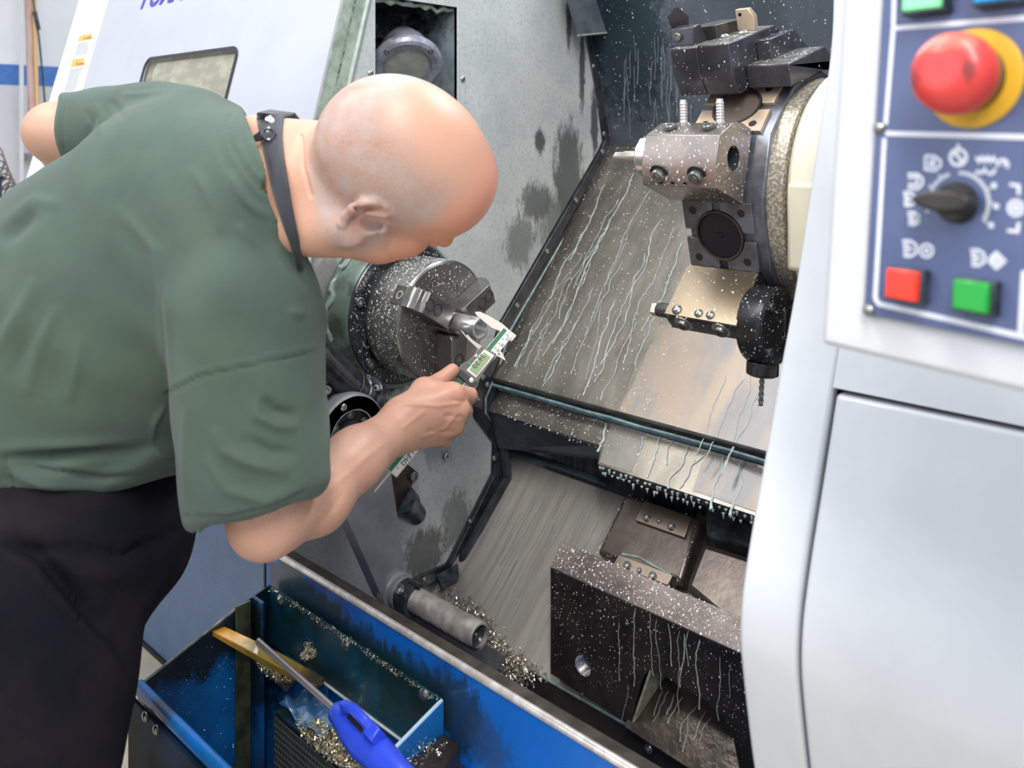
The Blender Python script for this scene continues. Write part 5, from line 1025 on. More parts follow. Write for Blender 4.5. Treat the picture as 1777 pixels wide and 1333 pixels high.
kp('mode_button', [(811.5, 631.5), (816, 628), (818, 632), (814, 635.5)], mat('green_button', (.02, .35, .15), .4), .0085, .0105, sb_, .0004, 'small green button')
part('thumb_wheel', MB().lathe(qk((818, 660), .0098), cn, [(0, .0040), (.002, .0040), (.0024, .0032), (.0024, .0022), (.0030, .0018), (.003, 0)], 24), M['bright'], sb_)
kp('slide_clamp', [off((800, 655), 0, -4), off((800, 655), 0, 8), off((800, 655), 26, 10), off((800, 655), 26, -3)], grn, .002, .005)
text('beam_print', 'SAPY EVO', dgy, qk(off(T0, 246, 19), .0026), qk(off(T0, 300, 15)) - qk(off(T0, 246, 15)), qk(off(T0, 246, 10)) - qk(off(T0, 246, 20)), .0095, KL)
text('beam_figures', 'I 5    10   15', dgy, qk(off(T0, 8, 20), .0026), qk(off(T0, 60, 15)) - qk(off(T0, 8, 15)), qk(off(T0, 246, 10)) - qk(off(T0, 246, 20)), .006, KL)
# ================================================================ the man: bodies as smooth implicit surfaces (lateral, up, depth) in metres
import openvdb
from mathutils.bvhtree import BVHTree
def c_(px, py, d): return np.array([(px - CX) * d / FPX, (CY - py) * d / FPX, d], dtype=np.float32)
def grid(lo, hi, h):
    ax_ = [np.arange(lo[i], hi[i], h, dtype=np.float32) for i in range(3)]
    return np.meshgrid(*ax_, indexing='ij')
def cone(P, a, b, ra, rb):
    a = np.asarray(a, np.float32); b = np.asarray(b, np.float32); d = b - a; L = float(d @ d)
    q = [P[i] - a[i] for i in range(3)]; t = np.clip((q[0] * d[0] + q[1] * d[1] + q[2] * d[2]) / L, 0, 1)
    return np.sqrt((q[0] - t * d[0]) ** 2 + (q[1] - t * d[1]) ** 2 + (q[2] - t * d[2]) ** 2) - (ra + (rb - ra) * t)
def ell(P, c, r, axes=None):
    q = [P[i] - np.float32(c[i]) for i in range(3)]
    if axes is not None: q = [q[0] * np.float32(A[0]) + q[1] * np.float32(A[1]) + q[2] * np.float32(A[2]) for A in axes]
    k0 = np.sqrt(sum((q[i] / r[i]) ** 2 for i in range(3))); k1 = np.sqrt(sum((q[i] / (r[i] * r[i])) ** 2 for i in range(3))) + 1e-6
    return k0 * (k0 - 1) / k1
def smin(a, b, k): h = np.clip(.5 + .5 * (b - a) / k, 0, 1); return b + (a - b) * h - k * h * (1 - h)
def smax(a, b, k): return -smin(-a, -b, k)
def surf(F, lo, h):
    F = np.clip(F, -4 * h, 4 * h) / h; g_ = openvdb.FloatGrid(4.0); g_.copyFromArray(np.ascontiguousarray(F, dtype=np.float32)); pts, quads = g_.convertToQuads(0)
    return pts * h + np.array(lo, dtype=np.float32), quads
RTn, UPn, FWn, CAMn = (np.array(x[:]) for x in (RT, UP, FW, CAM))
def wld(p): return CAMn + p[:, :1] * RTn + p[:, 1:2] * UPn + p[:, 2:3] * FWn
def pxy(p): return CX + FPX * p[:, 0] / p[:, 2], CY - FPX * p[:, 1] / p[:, 2]
def fix(p, q):
    a, b, c = (p[q[:, i]] for i in (0, 1, 2)); n = np.cross(b - a, c - a); cc = p.mean(0); s = np.einsum('ij,ij->i', a, n).sum()
    return q if s > 0 else q[:, ::-1]
def vnormals(p, q):
    a, b, c, d = (p[q[:, i]] for i in range(4)); n = np.cross(c - a, d - b); N_ = np.zeros_like(p)
    for i in range(4): np.add.at(N_, q[:, i], n)
    return N_ / (np.linalg.norm(N_, axis=1)[:, None] + 1e-12)
def pdist(X, Y, pts):
    best = np.full(X.shape, 1e9); TT = np.zeros(X.shape); tot = sum(math.hypot(b[0] - a[0], b[1] - a[1]) for a, b in zip(pts[:-1], pts[1:])); acc = 0
    for (x0, y0), (x1, y1) in zip(pts[:-1], pts[1:]):
        dx, dy = x1 - x0, y1 - y0; t = np.clip(((X - x0) * dx + (Y - y0) * dy) / (dx * dx + dy * dy), 0, 1); dd = np.hypot(X - x0 - t * dx, Y - y0 - t * dy); k = dd < best; TT = np.where(k, (acc + t * math.hypot(dx, dy)) / tot, TT); best = np.minimum(best, dd); acc += math.hypot(dx, dy)
    return best, TT
def sculpt(pc, quads, folds):               # pc in camera axes; ridges and creases laid over the side seen in the photograph
    w_ = wld(pc); quads = fix(w_, quads); N_ = vnormals(w_, quads); X, Y = pxy(pc); face = np.clip(np.einsum('ij,ij->i', N_, CAMn - w_) / np.linalg.norm(CAMn - w_, axis=1), 0, 1) ** .5
    D = np.zeros(len(w_))
    for pts, amp, wd in folds:
        e, tt = pdist(X, Y, pts); ta = np.clip(4 * tt * (1 - tt), 0, 1) ** .8 if wd > 4 else 1; D += amp * ta * np.exp(-(e / wd) ** 2)
    return w_ + N_ * (D * face)[:, None], quads, N_
def mk(name, w_, quads, m, parent, attrs=None, **k):
    org = np.array(worldpos(parent)) if parent else np.array(k['loc']); me = bpy.data.meshes.new(name); q = quads
    me.vertices.add(len(w_)); me.vertices.foreach_set('co', (w_ - org).astype(np.float32).ravel()); me.loops.add(len(q) * 4); me.loops.foreach_set('vertex_index', q.astype(np.int32).ravel())
    me.polygons.add(len(q)); me.polygons.foreach_set('loop_start', np.arange(0, len(q) * 4, 4, dtype=np.int32)); me.update(calc_edges=True); me.polygons.foreach_set('use_smooth', [True] * len(q)); me.validate()
    for an, av in (attrs or {}).items():
        at_ = me.attributes.new(an, 'FLOAT', 'POINT'); at_.data.foreach_set('value', av.astype(np.float32))
    me.materials.append(m); o = bpy.data.objects.new(name, me); COL.objects.link(o)
    if parent: o.parent = parent
    else: o.location = V(org)
    for kk in ('label', 'category', 'group', 'kind'):
        if kk in k: o[kk] = k[kk]
    return o
# ---- head frame: forward, crown, right side
u_h = np.array([.70, .40, -.59]); u_h /= np.linalg.norm(u_h); s_ = np.array([-.36, -.66, -.66]); s_ -= u_h * (s_ @ u_h); s_ /= np.linalg.norm(s_); f_ = -np.cross(u_h, s_)
HC = c_(695, 284, .95); HS = .96
hp = lambda f, u, s: HC + (f_ * f + u_h * u + s_ * s) * HS
AXH = (f_, u_h, s_)
def head(P):
    d = ell(P, hp(.0, .018, 0), (.099 * HS, .086 * HS, .079 * HS), AXH)
    d = smin(d, ell(P, hp(-.030, -.002, 0), (.072 * HS, .074 * HS, .072 * HS), AXH), .03)
    d = smin(d, ell(P, hp(.032, -.052, 0), (.058 * HS, .070 * HS, .058 * HS), AXH), .03)
    d = smin(d, ell(P, hp(.060, .030, 0), (.040 * HS, .045 * HS, .055 * HS), AXH), .03)
    for sg in (-1, 1):
        d = smin(d, cone(P, hp(-.02, -.070, .050 * sg), hp(.066, -.116, .018 * sg), .020, .018), .028)
        d = smin(d, cone(P, hp(.086, .010, .012 * sg), hp(.076, .012, .045 * sg), .010, .009), .014)
        d = smin(d, ell(P, hp(.066, -.036, .045 * sg), (.022, .020, .018), AXH), .02)
        d = smax(d, -ell(P, hp(.094, -.008, .032 * sg), (.013, .010, .016), AXH), .008)
        d = smin(d, ell(P, hp(.078, -.009, .032 * sg), (.0125, .0125, .0125), AXH), .002)
    d = smin(d, cone(P, hp(.090, .0, 0), hp(.112, -.040, 0), .007, .011), .010)
    for sg in (-1, 1): d = smin(d, ell(P, hp(.100, -.045, .012 * sg), (.010, .007, .007), AXH), .006)
    d = smin(d, ell(P, hp(.092, -.070, 0), (.008, .005, .022), AXH), .006); d = smin(d, ell(P, hp(.090, -.081, 0), (.008, .006, .020), AXH), .006)
    d = smax(d, -ell(P, hp(.103, -.0755, 0), (.012, .0012, .022), AXH), .003)
    d = smin(d, ell(P, hp(.082, -.112, 0), (.016, .014, .022), AXH), .02)
    d = smin(d, cone(P, c_(585, 398, .955), c_(655, 420, .965), .027, .024), .025)
    return d
EARS = dict(helix=[(683, 376), (680, 366), (668, 356), (650, 350), (630, 352), (612, 361), (600, 374), (594, 388), (596, 402), (604, 413)])
_dd = np.arange(.82, 1.0, .0015, dtype=np.float32)
def hsurf(px, py):                          # where the side of the head lies under a point of the ear
    F = head([(px - CX) * _dd / FPX, (CY - py) * _dd / FPX, _dd]); k = np.where(F < 0)[0]; return float(_dd[k[0]]) if len(k) else .90
ED = np.median([hsurf(x, y) for x, y in ((640, 385), (620, 375), (655, 395), (630, 400), (650, 370))])
def ear(P, mirror=False):
    def e(px, py, h): return c_(px, py, .5 * ED + .5 * min(hsurf(px, py), ED + .02) - h)
    def mp(p):
        if not mirror: return p
        q = p - HC; return p - 2 * s_ * (q @ s_)
    pts = [mp(e(x, y, hh)) for (x, y), hh in zip(EARS['helix'], (.002, .010, .016, .021, .025, .028, .029, .027, .022, .016))]
    d = None
    for a, b in zip(pts[:-1], pts[1:]):
        k = cone(P, a, b, .0048, .0048); d = k if d is None else smin(d, k, .003)
    lob = ell(P, mp(e(611, 409, .016)), (.012, .012, .009)); d = smin(d, lob, .006); d = smin(d, cone(P, mp(e(597, 398, .020)), mp(e(606, 408, .016)), .006, .007), .005)
    base = ell(P, mp(e(632, 384, .008)), (.022, .018, .013), None)
    d = smin(d, base, .006)
    for a, b in (((668, 374), (640, 368)), ((640, 368), (622, 380)), ((622, 380), (618, 396))): d = smin(d, cone(P, mp(e(*a, .018)), mp(e(*b, .021)), .0036, .0036), .004)
    d = smin(d, ell(P, mp(e(664, 396, .013)), (.006, .007, .007)), .004)
    d = smax(d, -ell(P, mp(e(645, 389, .021)), (.012, .009, .017)), .003); d = smax(d, -ell(P, mp(e(640, 361, .022)), (.016, .0036, .009)), .002)
    return d
neck0, neck1 = c_(560, 330, .985), c_(445, 335, 1.06)
def neck(P):
    d = cone(P, neck0, neck1, .064, .068)
    d = smin(d, cone(P, c_(550, 255, .99), c_(440, 245, 1.06), .028, .032), .03)
    return smin(d, cone(P, c_(600, 395, .92), c_(500, 400, .97), .022, .03), .03)
def skinhead(P):
    d = smin(head(P), neck(P), .022); e1 = ear(P); d = smin(d, e1, .006); return smin(d, ear(P, True), .006)
lo = np.array([-.36, -.17, .76]); h = .0019; G_ = grid(lo, (.03, .125, 1.13), h)
hv, hq = surf(skinhead(G_), lo, h)
# ---- right forearm and hand
EL, WR = c_(466, 903, .985), c_(693, 741, 1.245)
MCP = [c_(790, 684, 1.303), c_(798, 709, 1.303), c_(786, 736, 1.308), c_(760, 757, 1.312)]
PIP = [c_(816, 685, 1.330), c_(808, 714, 1.345), c_(795, 743, 1.350), c_(773, 765, 1.348)]
DIP = [c_(816, 691, 1.362), c_(802, 720, 1.378), c_(788, 748, 1.380), c_(764, 768, 1.374)]
TIP = [c_(799, 690, 1.382), c_(783, 716, 1.388), c_(770, 742, 1.388), c_(750, 760, 1.384)]
def forearm(P):
    m1 = EL + (WR - EL) * .28 + np.array([.004, -.008, 0]); d = cone(P, c_(425, 640, .985), EL + np.array([-.002, .010, 0]), .044, .041)
    d = smin(d, cone(P, EL, m1, .0365, .042), .03); d = smin(d, cone(P, m1, EL + (WR - EL) * .62, .042, .0365), .02); d = smin(d, cone(P, EL + (WR - EL) * .6, WR, .0365, .0305), .02)
    d = smin(d, cone(P, EL + np.array([-.006, -.008, .0]), EL + (WR - EL) * .2, .028, .03), .02)
    pal = None
    for i, m_ in enumerate(MCP):
        w0 = WR + (np.array([.002, .010, .0]) * (1.5 - i)); k = cone(P, w0, m_, .024, (.0145, .0150, .0145, .0135)[i]); pal = k if pal is None else smin(pal, k, .012)
    pal = smin(pal, ell(P, (WR + MCP[1] + MCP[2]) / 3 + np.array([.004, .002, .02]), (.034, .034, .024)), .015)
    d = smin(d, pal, .02)
    fg = None
    for i in range(4):
        r = (.0104, .0106, .0102, .0092)[i]; k = smin(cone(P, MCP[i], PIP[i], r + .0025, r), cone(P, PIP[i], DIP[i], r, r * .92), .004); k = smin(k, cone(P, DIP[i], TIP[i], r * .92, r * .78), .003); k = smin(k, ell(P, MCP[i] + np.array([.001, .0, -.004]), (.0125, .012, .012)), .006)
        d = smin(d, k, .005)
    th0, th1, th2, th3 = c_(705, 716, 1.262), c_(735, 678, 1.305), c_(762, 662, 1.345), c_(785, 643, 1.368)
    d = smin(d, cone(P, th0, th1, .024, .0165), .018); d = smin(d, cone(P, th1, th2, .0165, .0128), .008); d = smin(d, cone(P, th2, th3, .0126, .0108), .004)
    d = smin(d, cone(P, th1, MCP[0] + np.array([-.01, .002, .006]), .012, .011), .018)
    return d
lo2 = np.array([-.40, -.56, .90]); h2 = .0021; G_ = grid(lo2, (-.03, -.20, 1.42), h2)
av, aq = surf(forearm(G_), lo2, h2)
# ---- left upper arm and hidden trunk, coarser
LE = c_(95, 228, 1.25); SL = c_(262, 232, 1.2); SR = c_(418, 505, .955)
def leftarm(P): return smin(cone(P, SL, LE, .050, .041), cone(P, LE, c_(170, 330, 1.36), .040, .036), .012)
lo3 = np.array([-.75, -.20, 1.08]); h3 = .004; G_ = grid(lo3, (-.42, .10, 1.45), h3)
lv, lq = surf(leftarm(G_), lo3, h3)
def trunk(P):
    d = smin(cone(P, c_(305, 400, 1.09), c_(130, 620, 1.11), .12, .13), cone(P, c_(130, 620, 1.11), c_(80, 880, 1.11), .13, .13), .05)
    return smin(d, cone(P, SL, SR, .05, .05), .05)
lo4 = np.array([-.80, -.62, .82]); h4 = .008; G_ = grid(lo4, (-.15, .12, 1.36), h4)
tv, tq = surf(trunk(G_), lo4, h4)
# vertex masks for stubble and ruddiness
def headattrs(p):
    q = (p - HC) / HS; a, b, c = q @ f_, q @ u_h, q @ s_; X, Y = pxy(p)
    side = np.clip((np.abs(c) - .030) / .03, 0, 1) + np.clip((-.02 - a) / .03, 0, 1)
    hair = np.clip(side, 0, 1) * np.clip((.092 - b) / .03, 0, 1) * np.clip((b + .072) / .02, 0, 1) * np.clip((.056 - a) / .02, 0, 1) * np.clip((.075 + np.maximum(-.02 - a, 0) * 0 - b * .6) / .03, 0, 1)
    beard = np.clip((-.050 - b) / .02, 0, 1) * np.clip((a + .01) / .02, 0, 1) * np.clip((.13 - np.abs(b)) / .01, 0, 1)
    red = np.clip((a - .03) / .05, 0, 1) * .8 + np.clip(1 - np.hypot(X - 635, Y - 385) / 60, 0, 1) * 1.2
    nk = np.clip((560 - X) / 40, 0, 1); return hair * (1 - nk), np.clip(red, 0, 1) , beard * .5
ha, re_, be = headattrs(hv)
parts_ = [(hv, hq), (av, aq), (lv, lq), (tv, tq)]
folds_head = [([(522, 235), (526, 290), (540, 340)], -.0035, 3.0), ([(545, 235), (560, 300)], .002, 12), ([(700, 420), (730, 412), (760, 402)], -.001, 5)]
arm_folds = [([(690, 700), (760, 705), (795, 700)], .0018, 3.5), ([(735, 758), (770, 745), (790, 722)], .0022, 3.5), ([(700, 742), (735, 715)], .0012, 4), ([(786, 694), (806, 698)], -.0012, 2.5), ([(775, 722), (800, 724)], -.0025, 4), ([(745, 748), (785, 750)], -.002, 4), ([(520, 930), (560, 905), (600, 850)], -.0015, 6), ([(560, 860), (640, 790), (680, 760)], .0015, 6)]
allv, allq, hairA, redA, hairyA = [], [], [], [], []; off_ = 0
for i, (p, q) in enumerate(parts_):
    w_, q2_, _n = sculpt(p, q, folds_head if i == 0 else arm_folds if i == 1 else [])
    allv.append(w_); allq.append(q2_ + off_); off_ += len(p)
    if i == 0: hairA.append(ha); redA.append(re_); hairyA.append(be)
    else:
        X, Y = pxy(p); hairA.append(np.zeros(len(p))); redA.append(np.clip((X - 700) / 100, 0, 1) * .35 if i == 1 else np.zeros(len(p))); hairyA.append(np.clip((690 - X) / 60, 0, 1) * .5 if i == 1 else np.zeros(len(p)))
skm = bpy.data.materials.new('skin'); skm.use_nodes = True
def skin_nodes():
    nt = skm.node_tree; N = nt.nodes; L = nt.links; b = N['Principled BSDF']; tc = N.new('ShaderNodeTexCoord')
    def no(sc_, det=4):
        n = N.new('ShaderNodeTexNoise'); n.inputs['Scale'].default_value = sc_; n.inputs['Detail'].default_value = det; L.new(tc.outputs['Object'], n.inputs['Vector']); return n.outputs['Fac']
    def at_(nm): a = N.new('ShaderNodeAttribute'); a.attribute_name = nm; return a.outputs['Fac']
    def rg(x, a, c): r = N.new('ShaderNodeMapRange'); r.inputs[1].default_value = a; r.inputs[2].default_value = c; L.new(x, r.inputs[0]); return r.outputs[0]
    def mul(a, c):
        x = N.new('ShaderNodeMath'); x.operation = 'MULTIPLY'; L.new(a, x.inputs[0])
        if isinstance(c, float): x.inputs[1].default_value = c
        else: L.new(c, x.inputs[1])
        return x.outputs[0]
    def mx(f, a, c):
        x = N.new('ShaderNodeMix'); x.data_type = 'RGBA'; L.new(f, x.inputs[0])
        for s2, v2 in ((x.inputs[6], a), (x.inputs[7], c)):
            if isinstance(v2, tuple): s2.default_value = (*v2, 1)
            else: L.new(v2, s2)
        return x.outputs[2]
    c = mx(rg(no(9), .35, .65), (.56, .30, .205), (.63, .36, .26)); c = mx(mul(at_('ruddy'), .75), c, (.62, .22, .14)); c = mx(mul(mul(at_('hairy'), .45), rg(no(900, 2), .45, .6)), c, (.22, .12, .09))
    c = mx(mul(mul(at_('stubble'), .8), rg(no(700, 3), .35, .65)), c, (.30, .22, .20)); c = mx(mul(at_('stubble'), mul(rg(no(45, 4), .3, .7), .8)), c, (.47, .385, .37)); L.new(c, b.inputs['Base Color'])
    b.inputs['Roughness'].default_value = .42; b.inputs['Subsurface Weight'].default_value = .12; b.inputs['Subsurface Radius'].default_value = (.010, .004, .002); b.inputs['Subsurface Scale'].default_value = 1; b.inputs['Specular IOR Level'].default_value = .45
    bp = N.new('ShaderNodeBump'); bp.inputs['Strength'].default_value = .25; bp.inputs['Distance'].default_value = .001; L.new(no(260, 3), bp.inputs['Height']); L.new(bp.outputs[0], b.inputs['Normal'])
skin_nodes()
gnd = CAM + RT * -.57 + FW * 1.08; MAN = V((gnd.x, gnd.y, 0))
person = mk('person', np.concatenate(allv), np.concatenate(allq), skm, None, dict(stubble=np.concatenate(hairA), ruddy=np.concatenate(redA), hairy=np.concatenate(hairyA)), loc=MAN,
            label='bald man in a dark green t-shirt bending into the lathe and measuring with a caliper', category='person')
# ---- t-shirt
HEM = [(-400, 852), (0, 852), (65, 850), (100, 860), (173, 861), (252, 836), (313, 822), (420, 800)]
def shirt(P):
    X = CX + FPX * P[0] / P[2]; Y = CY - FPX * P[1] / P[2]
    d = cone(P, c_(308, 395, 1.10), c_(205, 520, 1.10), .150, .172); d = smin(d, cone(P, c_(205, 520, 1.10), c_(70, 800, 1.11), .172, .180), .06)
    d = smin(d, cone(P, c_(70, 790, 1.11), c_(66, 850, 1.11), .184, .178), .03)
    d = smin(d, cone(P, c_(325, 255, 1.17), c_(400, 480, 1.0), .080, .088), .06)
    d = smin(d, cone(P, c_(330, 370, 1.08), c_(500, 335, 1.02), .125, .090), .05)
    d = smin(d, cone(P, c_(395, 395, 1.02), c_(440, 560, .985), .085, .078), .05)
    hem = np.interp(X, [a for a, b in HEM], [b for a, b in HEM]).astype(np.float32); d = smax(d, (Y - hem) * P[2] / FPX, .010)
    # roll of cloth above the hem
    d = d - .006 * np.exp(-((Y - hem + 30) / 26) ** 2) - .004 * np.sin(X * .045 + Y * .05) * np.exp(-((Y - hem + 32) / 30) ** 2)
    # neck opening
    nx, ny = .925, -.38; pl = ((X - 475) * nx + (Y - 318) * ny) * P[2] / FPX; col = np.clip(1 + pl / .016, 0, 1); d = d - .0035 * col
    d = smax(d, pl, .004); nk = smin(cone(P, neck0, neck1, .072, .080), cone(P, c_(550, 255, .99), c_(440, 245, 1.06), .033, .034), .03); d = np.maximum(d, -np.maximum(nk, -(pl + .012)))
    # right sleeve
    s = cone(P, c_(418, 520, .965), c_(440, 880, .965), .082, .076); s = smin(s, cone(P, c_(470, 560, .965), c_(485, 820, .965), .050, .050), .03)
    cx_, cy_ = .31, .951; cut = ((X - 330) * cx_ + (Y - 926) * cy_ - 9 + 26 * np.exp(-((X - 420) / 70.) ** 2) * -.0) * P[2] / FPX; s = smax(s, cut, .022)
    inner = cone(P, c_(420, 700, .97), c_(448, 960, .97), .062, .0725); s = np.maximum(s, -np.maximum(inner, -(cut + .055)))
    d = smin(d, s, .012)
    # left sleeve
    l = cone(P, c_(270, 228, 1.19), c_(120, 222, 1.235), .070, .052); cl = -((X - 100) - (Y - 175) * .0 + 6 * np.sin((Y - 175) / 90. * 3.1)) * P[2] / FPX; l = smax(l, cl, .004)
    li = cone(P, SL, LE, .050, .0465); l = np.maximum(l, -np.maximum(li, -(cl + .04)))
    d = smin(d, l, .025)
    return d + .0016 * np.sin(P[0] * 61 + P[1] * 34) * np.sin(P[1] * 47 - P[2] * 38 + 1.3)
lo5 = np.array([-.98, -.53, .80]); h5 = .0036; G_ = grid(lo5, (-.19, .13, 1.38), h5)
sv, sq_ = surf(shirt(G_), lo5, h5)
FOLDS = [([(202, 357), (238, 398), (271, 436), (284, 500), (287, 560), (286, 640)], .0050, 9), ([(190, 380), (225, 425), (255, 480)], -.003, 12), ([(330, 290), (356, 329), (375, 370), (388, 408)], .0045, 9), ([(400, 290), (425, 345), (463, 380)], .0055, 8),
         ([(375, 215), (386, 260), (400, 290), (440, 345), (470, 365)], -.0045, 7), ([(413, 389), (441, 430)], .004, 9), ([(0, 424), (30, 395), (63, 367)], -.010, 14), ([(0, 395), (60, 350), (110, 355)], .006, 12), ([(-10, 620), (43, 527), (60, 480)], .006, 13), ([(47, 690), (72, 592), (100, 530)], .006, 11), ([(20, 660), (58, 560)], -.005, 11),
         ([(119, 700), (133, 639), (140, 580)], .004, 10), ([(92, 690), (105, 610)], -.003, 10), ([(281, 500), (286, 600), (288, 678)], -.0045, 4.5), ([(291, 500), (296, 600), (296, 672)], .003, 5),
         ([(288, 682), (346, 652), (447, 631), (545, 610)], -.0028, 2.6), ([(288, 676), (346, 646), (447, 625), (545, 604)], .0018, 4),
         ([(440, 690), (447, 722), (480, 738), (520, 742)], .0065, 8), ([(455, 690), (475, 715), (520, 722)], -.0065, 10), ([(370, 740), (390, 780), (432, 800), (504, 822)], .0075, 11), ([(420, 760), (470, 785), (520, 790)], -.005, 11), ([(355, 790), (395, 850), (460, 868), (520, 850)], .005, 10), ([(320, 895), (396, 897), (461, 880), (526, 852)], -.0022, 2.2), ([(320, 889), (396, 891), (461, 874), (526, 846)], .0014, 3), ([(322, 700), (320, 800), (325, 890)], .004, 8),
         ([(-20, 798), (144, 787), (262, 776)], -.016, 8), ([(-20, 780), (144, 770), (262, 762)], .004, 9), ([(0, 806), (60, 812), (180, 832), (262, 826)], -.009, 6), ([(20, 822), (70, 840), (160, 846)], .006, 6), ([(5, 800), (14, 825), (22, 842)], -.007, 4), ([(262, 772), (267, 735), (288, 700)], .005, 5), ([(262, 776), (280, 792), (312, 806)], .005, 5),
         ([(405, 188), (395, 210), (398, 238), (420, 285), (470, 345), (505, 430)], -.003, 2.6), ([(413, 190), (404, 212), (406, 238), (430, 285), (478, 340), (512, 430)], .0016, 3), ([(150, 190), (160, 215), (150, 245)], -.005, 5), ([(165, 178), (178, 205), (172, 235)], .006, 6), ([(190, 172), (205, 190), (215, 205)], -.006, 5), ([(205, 165), (240, 165), (300, 158)], .004, 5), ([(112, 178), (108, 220), (112, 258)], -.0018, 2.2), ([(470, 430), (500, 480), (530, 520)], .005, 8), ([(480, 400), (515, 455), (535, 500)], -.005, 7), ([(500, 540), (530, 545)], .005, 7)]
sw_, sq_, _ = sculpt(sv, sq_, FOLDS)
shm = mat('green_cotton', (.063, .094, .077), .88, 0, (.082, .118, .090), 5, bump=.25, bs=700, sheen=.12, spec=.2)
mk('t_shirt', sw_, sq_, shm, person, label='faded dark green cotton t-shirt with loose sleeves')
# ---- trousers
def trousers(P):
    X = CX + FPX * P[0] / P[2]; Y = CY - FPX * P[1] / P[2]
    d = cone(P, c_(72, 780, 1.11), c_(84, 900, 1.11), .160, .166); d = smax(d, -(Y - 800) * P[2] / FPX, .01)
    rh, rk, ra_ = c_(60, 980, 1.00), np.array([-.545, -.86, .88]), np.array([-.585, -1.29, .94])
    lh, lk, la_ = c_(165, 930, 1.15), np.array([-.715, -.86, 1.13]), np.array([-.74, -1.29, 1.18])
    r = smin(cone(P, rh, rk, .135, .098), cone(P, rk, ra_, .096, .072), .03); l = smin(cone(P, lh, lk, .118, .084), cone(P, lk, la_, .084, .070), .03)
    r = smax(r, -(P[1] + 1.33), .01); l = smax(l, -(P[1] + 1.33), .01)
    d = smin(d, l, .05); d = smin(d, r, .035)
    return d + .003 * np.sin(P[1] * 22 + P[0] * 16 + 1) * np.sin(P[0] * 20 + P[2] * 17) + .0022 * np.sin(P[1] * 50 + P[0] * 30) * np.sin(P[2] * 31 + P[0] * 13)
lo6 = np.array([-.90, -1.36, .74]); h6 = .007; G_ = grid(lo6, (-.36, -.36, 1.40), h6)
pv, pq = surf(trousers(G_), lo6, h6)
TF = [([(0, 958), (60, 985), (110, 1045), (170, 1120), (215, 1180), (235, 1230)], .014, 13), ([(10, 935), (70, 965), (120, 1025), (180, 1100)], -.020, 15), ([(0, 950), (120, 950), (220, 960), (290, 935), (318, 915)], -.011, 9), ([(60, 900), (160, 905), (250, 900)], .003, 14), ([(218, 980), (222, 965), (245, 940), (318, 915)], -.004, 3), ([(110, 985), (190, 1000), (260, 1000)], .005, 12), ([(250, 1060), (290, 990)], .004, 8), ([(40, 1130), (60, 1250)], .004, 25), ([(140, 1150), (150, 1300)], -.003, 20)]
pw_, pq, _ = sculpt(pv, pq, TF)
trm = mat('navy_black_cotton', (.008, .008, .013), .9, 0, (.019, .016, .019), 5, bump=.2, bs=400, sheen=.0, spec=.08)
mk('trousers', pw_, pq, trm, person)
# ---- shoes
for sx, (la, ud, de) in (('r', (-.585, -1.29, .94)), ('l', (-.74, -1.29, 1.18))):
    ankle = CAM + RT * la + UP * ud + FW * de; toe = V((-.25, .97, 0)).normalized(); side_ = V((toe.y, -toe.x, 0)); sm_ = MB(); secs = []
    for t, w2, h2_, z2 in ((-.075, .028, .05, .045), (-.06, .036, .075, .05), (.0, .040, .085, .055), (.06, .043, .06, .045), (.12, .048, .042, .038), (.17, .043, .034, .032), (.195, .028, .026, .028)):
        c = V((ankle.x, ankle.y, 0)) + toe * t; secs.append([c + side_ * (w2 * math.cos(a)) + V((0, 0, max(.018, z2 + h2_ * .8 * math.sin(a)))) for a in [2 * math.pi * k / 20 for k in range(20)]])
    vs = [p for s in secs for p in s]; sm_.add(vs, [tuple(range(20)), tuple(range(len(vs) - 20, len(vs)))] + [(20 * i + k, 20 * i + (k + 1) % 20, 20 * i + 20 + (k + 1) % 20, 20 * i + 20 + k) for i in range(6) for k in range(20)], True)
    sh = part('shoe', sm_, M['seal'], person); so = MB(); out = [(-.085, .03), (-.07, .042), (0, .042), (.1, .052), (.17, .048), (.205, .03)]
    c = V((ankle.x, ankle.y, .001)); poly = [c + toe * t + side_ * w2 for t, w2 in out] + [c + toe * t - side_ * w2 for t, w2 in reversed(out)]; part('sole', so.prism(poly, (0, 0, .02)), mat('shoe_sole', (.02, .02, .02), .7) if 'shoe_sole' not in bpy.data.materials else bpy.data.materials['shoe_sole'], sh, .003)
# ---- apron strap, laid on the neck
bv = BVHTree.FromPolygons([tuple(p) for p in np.concatenate(allv)[:len(hv)]], [tuple(int(i) for i in q) for q in allq[0]])
def cast(px, py, fall=1.0):
    r = ray(px, py).normalized(); hit_ = bv.ray_cast(CAM, r)
    return hit_[0] if hit_[0] is not None else None
Lp = [(447, 196), (447, 206), (448, 220), (453, 240), (460, 270), (467, 300), (474, 330), (482, 360), (492, 390), (503, 420), (512, 445), (519, 470)]
Rp = [(493, 202), (492, 210), (490, 222), (489, 240), (492, 270), (497, 300), (502, 330), (507, 360), (513, 390), (518, 415), (522, 440), (525, 465)]
rows = []
for (a, b) in zip(Lp, Rp):
    row = []
    for k in range(5):
        t = k / 4; x, y = a[0] + (b[0] - a[0]) * t, a[1] + (b[1] - a[1]) * t; h_ = cast(x, y)
        row.append(h_)
    rows.append(row)
last = None
flat = [p for r in rows for p in r if p is not None]
def depth(p): return (p - CAM).dot(FW)
vs = []
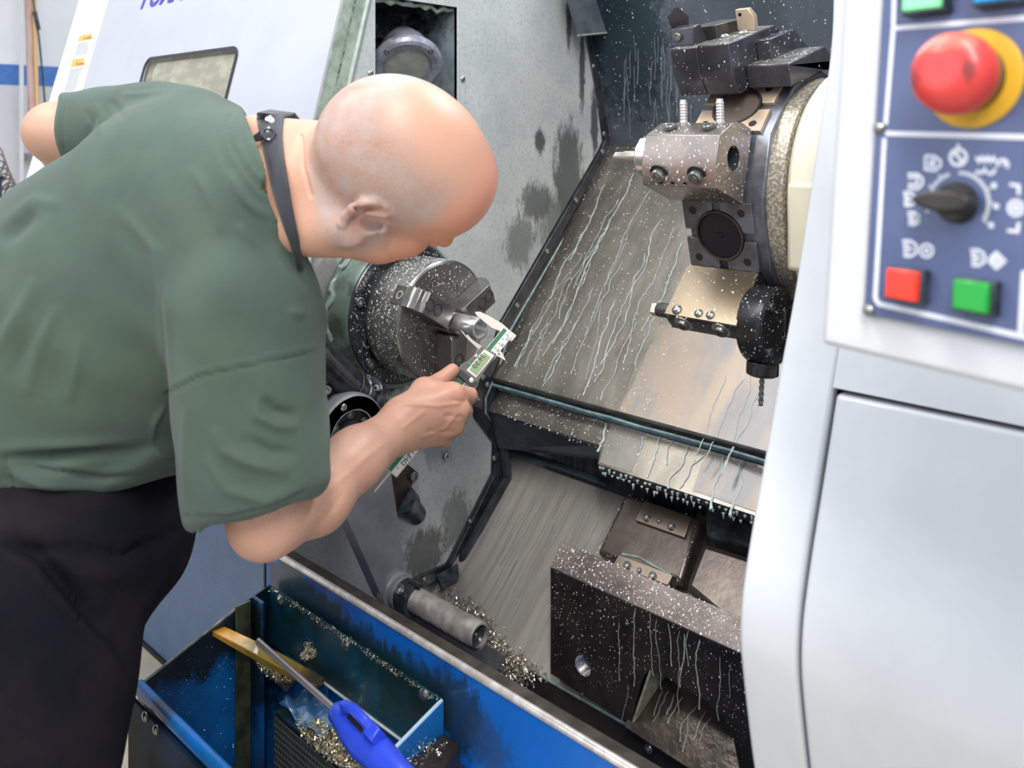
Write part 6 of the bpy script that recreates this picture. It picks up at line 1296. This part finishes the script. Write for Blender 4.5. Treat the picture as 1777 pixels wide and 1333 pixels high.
dl = [np.mean([depth(p) for p in r if p is not None]) if any(p is not None for p in r) else None for r in rows]
for i, r in enumerate(rows):
    a, b = Lp[i], Rp[i]; dd0 = dl[i] if dl[i] is not None else next((x for x in (dl[i + 1:] + dl[::-1]) if x is not None), .98)
    for k, p in enumerate(r):
        t = k / 4; x, y = a[0] + (b[0] - a[0]) * t, a[1] + (b[1] - a[1]) * t; d0 = (depth(p) if p is not None and abs(depth(p) - dd0) < .02 else dd0) - .0045
        vs.append(at(x, y, d0))
first = [p + FW * .05 + UP * .004 for p in vs[:5]]; vs = [p + FW * .10 - UP * .01 for p in vs[:5]] + first + vs
nr = len(vs) // 5; stm = MB(); stm.add(vs, [(5 * i + k, 5 * i + k + 1, 5 * i + 6 + k, 5 * i + 5 + k) for i in range(nr - 1) for k in range(4)], True)
strm = mat('black_strap', (.014, .014, .022), .6, 0, (.02, .02, .03), 60, bump=.3, bs=500, sheen=.2)
so_ = part('apron_strap', stm, strm, person, label='black apron strap around the neck with two metal snaps'); sdm = so_.modifiers.new('t', 'SOLIDIFY'); sdm.thickness = .003; sdm.offset = 0
# folded end of the strap sticking out
tb_ = [at(436, 238, dl[3] - .006 if dl[3] else .98), at(452, 226, (dl[3] or .98) - .008), at(456, 244, (dl[3] or .98) - .008), at(441, 247, (dl[3] or .98) - .006)]
part('strap_tab', MB().prism(tb_, (ray(440, 235).normalized()) * .003), strm, person, .0006)
snm = mat('snap_metal', (.16, .16, .19), .25, .85)
sn1 = at(473, 208, (dl[1] or dl[2] or .98) - .008); sn2 = at(466, 233, (dl[3] or .98) - .008)
part('snap', MB().lathe(sn1, (CAM - sn1) * .6 + UP * .9, [(0, .0085), (.002, .0085), (.0032, .006), (.0024, .003), (.0028, 0)], 24), mat('snap_bright', (.6, .6, .66), .25, .9), so_)
part('snap', MB().lathe(sn2, (CAM - sn2), [(0, .0085), (.002, .0085), (.0034, .0065), (.0022, .0045), (.0028, .002), (.0028, 0)], 24), snm, so_)
